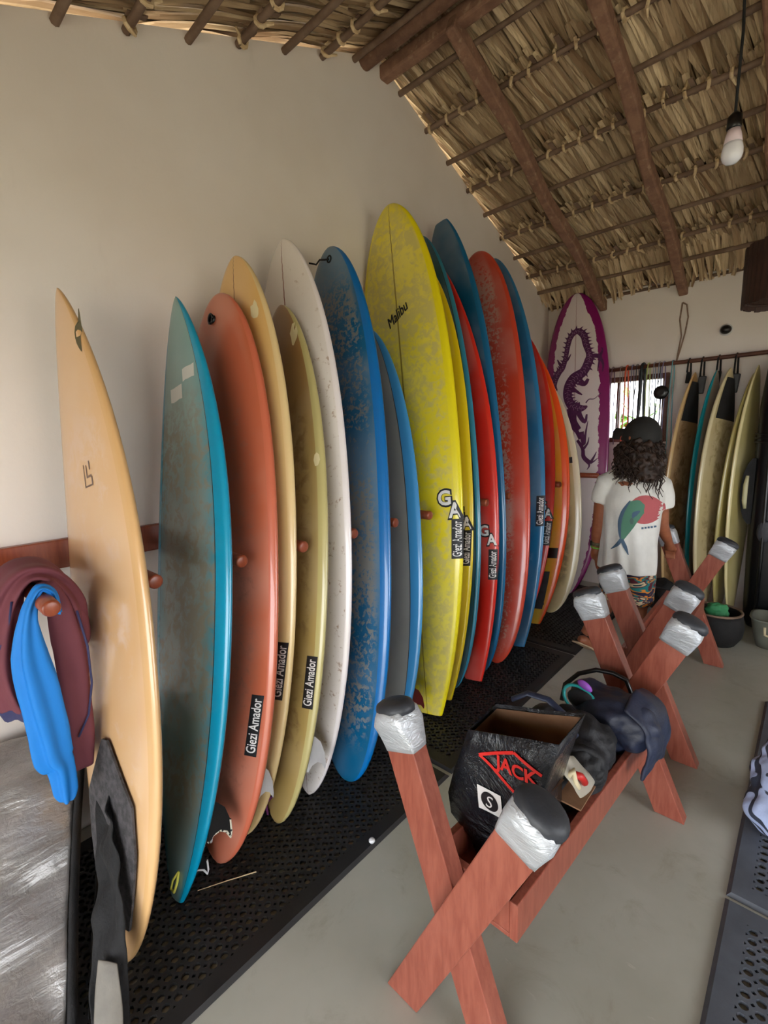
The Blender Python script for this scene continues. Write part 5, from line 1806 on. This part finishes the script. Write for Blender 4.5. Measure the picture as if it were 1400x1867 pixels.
mb = MB(); rings = []
for z, sx, sy in ((.002, .125, .10), (.10, .15, .115), (.20, .165, .13), (.215, .175, .14), (.215, .155, .12), (.03, .12, .095)):
    rings.append([(-.09 + sx * math.copysign(abs(math.cos(a)) ** .5, math.cos(a)), 4.16 + sy * math.copysign(abs(math.sin(a)) ** .5, math.sin(a)), z) for a in [2 * math.pi * k / 28 for k in range(28)]])
mb.loft(rings); mb.build('tub_body', tubm, tub, True)
mb = MB(); mb.tube([(-.17, 4.035, .17), (-.165, 4.02, .12), (-.11, 4.02, .10), (-.06, 4.02, .12), (-.05, 4.035, .17)], .008, 8); mb.build('tub_handle', crm, tub, True)

# striped garment at the right edge
M['stripe'] = NT('striped_cloth')
_n = M['stripe']; _o = _n.obj()
_w = _n.math('SINE', _n.math('MULTIPLY', _n.math('ADD', _n.noise(_o, 4, 2), _n.math('MULTIPLY', _n.node('ShaderNodeSeparateXYZ').outputs['Z'], 0.0)), 60.0))
_n.bump(_n.noise(_o, 14, 4), .4, .02)
M['stripe'] = _n.fin(_n.mix(_n.step(_w, .35, .5), lin((176, 190, 226)), lin((52, 58, 74))), .7)
gr = empty('striped_garment', (.05, 2.15, 0.013), 'pale blue garment with dark stripes heaped at the right edge', 'garment')
blob('garment_heap', [((.06, 2.26, .16), (.155, .13, .15)), ((.02, 2.16, .10), (.11, .10, .09)), ((.14, 2.2, .22), (.14, .14, .14)), ((.05, 2.32, .24), (.12, .10, .08))], M['stripe'], gr, .010, .022, 11, 5)

# ------------------------------------------------------------------ hanging bulb and bamboo lampshade
bulb = empty('light_bulb', (-.317, 2.2, 2.50), 'white light bulb in a black socket hanging on a cable', 'light bulb')
mb = MB(); rings = []
bx_, by_, bz_ = -.317, 2.2, 2.495
for z, r in ((0, .003), (.004, .018), (.014, .028), (.028, .0325), (.042, .0325), (.056, .030), (.066, .027)):
    rings.append([(bx_ + r * math.cos(a), by_ + r * math.sin(a), bz_ + z) for a in [2 * math.pi * k / 20 for k in range(20)]])
mb.loft(rings)
frost = NT('frosted_bulb').fin(lin((236, 236, 246)), .25)
mb.build('bulb_globe', frost, bulb, True)
mb = MB(); rings = []
for z, r in ((.066, .028), (.09, .024), (.112, .0185)):
    rings.append([(bx_ + r * math.cos(a), by_ + r * math.sin(a), bz_ + z) for a in [2 * math.pi * k / 20 for k in range(20)]])
mb.loft(rings); mb.build('bulb_neck', NT('pink_white_plastic').fin(lin((226, 206, 216)), .4), bulb, True)
mb = MB(); rings = []
for z, r in ((.110, .020), (.114, .023), (.150, .022), (.158, .014), (.166, .006)):
    rings.append([(bx_ + r * math.cos(a), by_ + r * math.sin(a), bz_ + z) for a in [2 * math.pi * k / 20 for k in range(20)]])
mb.loft(rings); mb.build('bulb_socket', M['black_plastic'], bulb, True)
mb = MB(); mb.tube([(bx_, by_, bz_ + .16), (bx_ + .004, by_, 2.9), (bx_ - .012, by_ + .005, 3.3), (bx_ - .018, by_ + .01, 3.63)], .0045, 8); mb.build('bulb_cable', M['black'], bulb, True)
mb = MB(); mb.tube([(-.30, 3.02, 3.42), (-.285, 3.05, 3.33), (-.283, 3.06, 3.20)], .004, 6)
tag(mb.build('loose_cable', M['black'], None, True), 'short loose black cable hanging from the roof right of the bulb', 'cable')
lamp = empty('bamboo_lampshade', (-.17, 3.3, 2.2), 'dark brown bamboo slat lampshade hanging at the right edge', 'lampshade')
bamb = mottled('dark_bamboo', (70, 44, 36), (46, 28, 24), 16, .55, .2, stretch=(4, 4, .6))
slat = MB(); slat.box((0, 0, .145), (.030, .010, .29)); sl_me = slat.mesh('slat'); sl_me.materials.append(bamb)
for k in range(42):
    a = 2 * math.pi * k / 42
    o = bpy.data.objects.new('slat', sl_me); COL.objects.link(o); o.parent = lamp
    o.location = (.205 * math.cos(a), .205 * math.sin(a), -.005 + .004 * math.sin(k * 2.3)); o.rotation_euler = (0, 0, a + math.pi / 2)
for z in (2.225, 2.46):
    mb = MB(); mb.tube([(-.17 + .198 * math.cos(a), 3.3 + .198 * math.sin(a), z) for a in [2 * math.pi * k / 30 for k in range(31)]], .007, 6); mb.build('hoop', bamb, lamp, True)
mb = MB(); mb.tube([(-.17 + .198 * q, 3.3, 2.46) for q in (-1, 0, 1)], .006, 6); mb.tube([(-.17, 3.3, 2.46), (-.17, 3.3, 3.34)], .005, 6); mb.build('lamp_cord', M['black'], lamp, True)
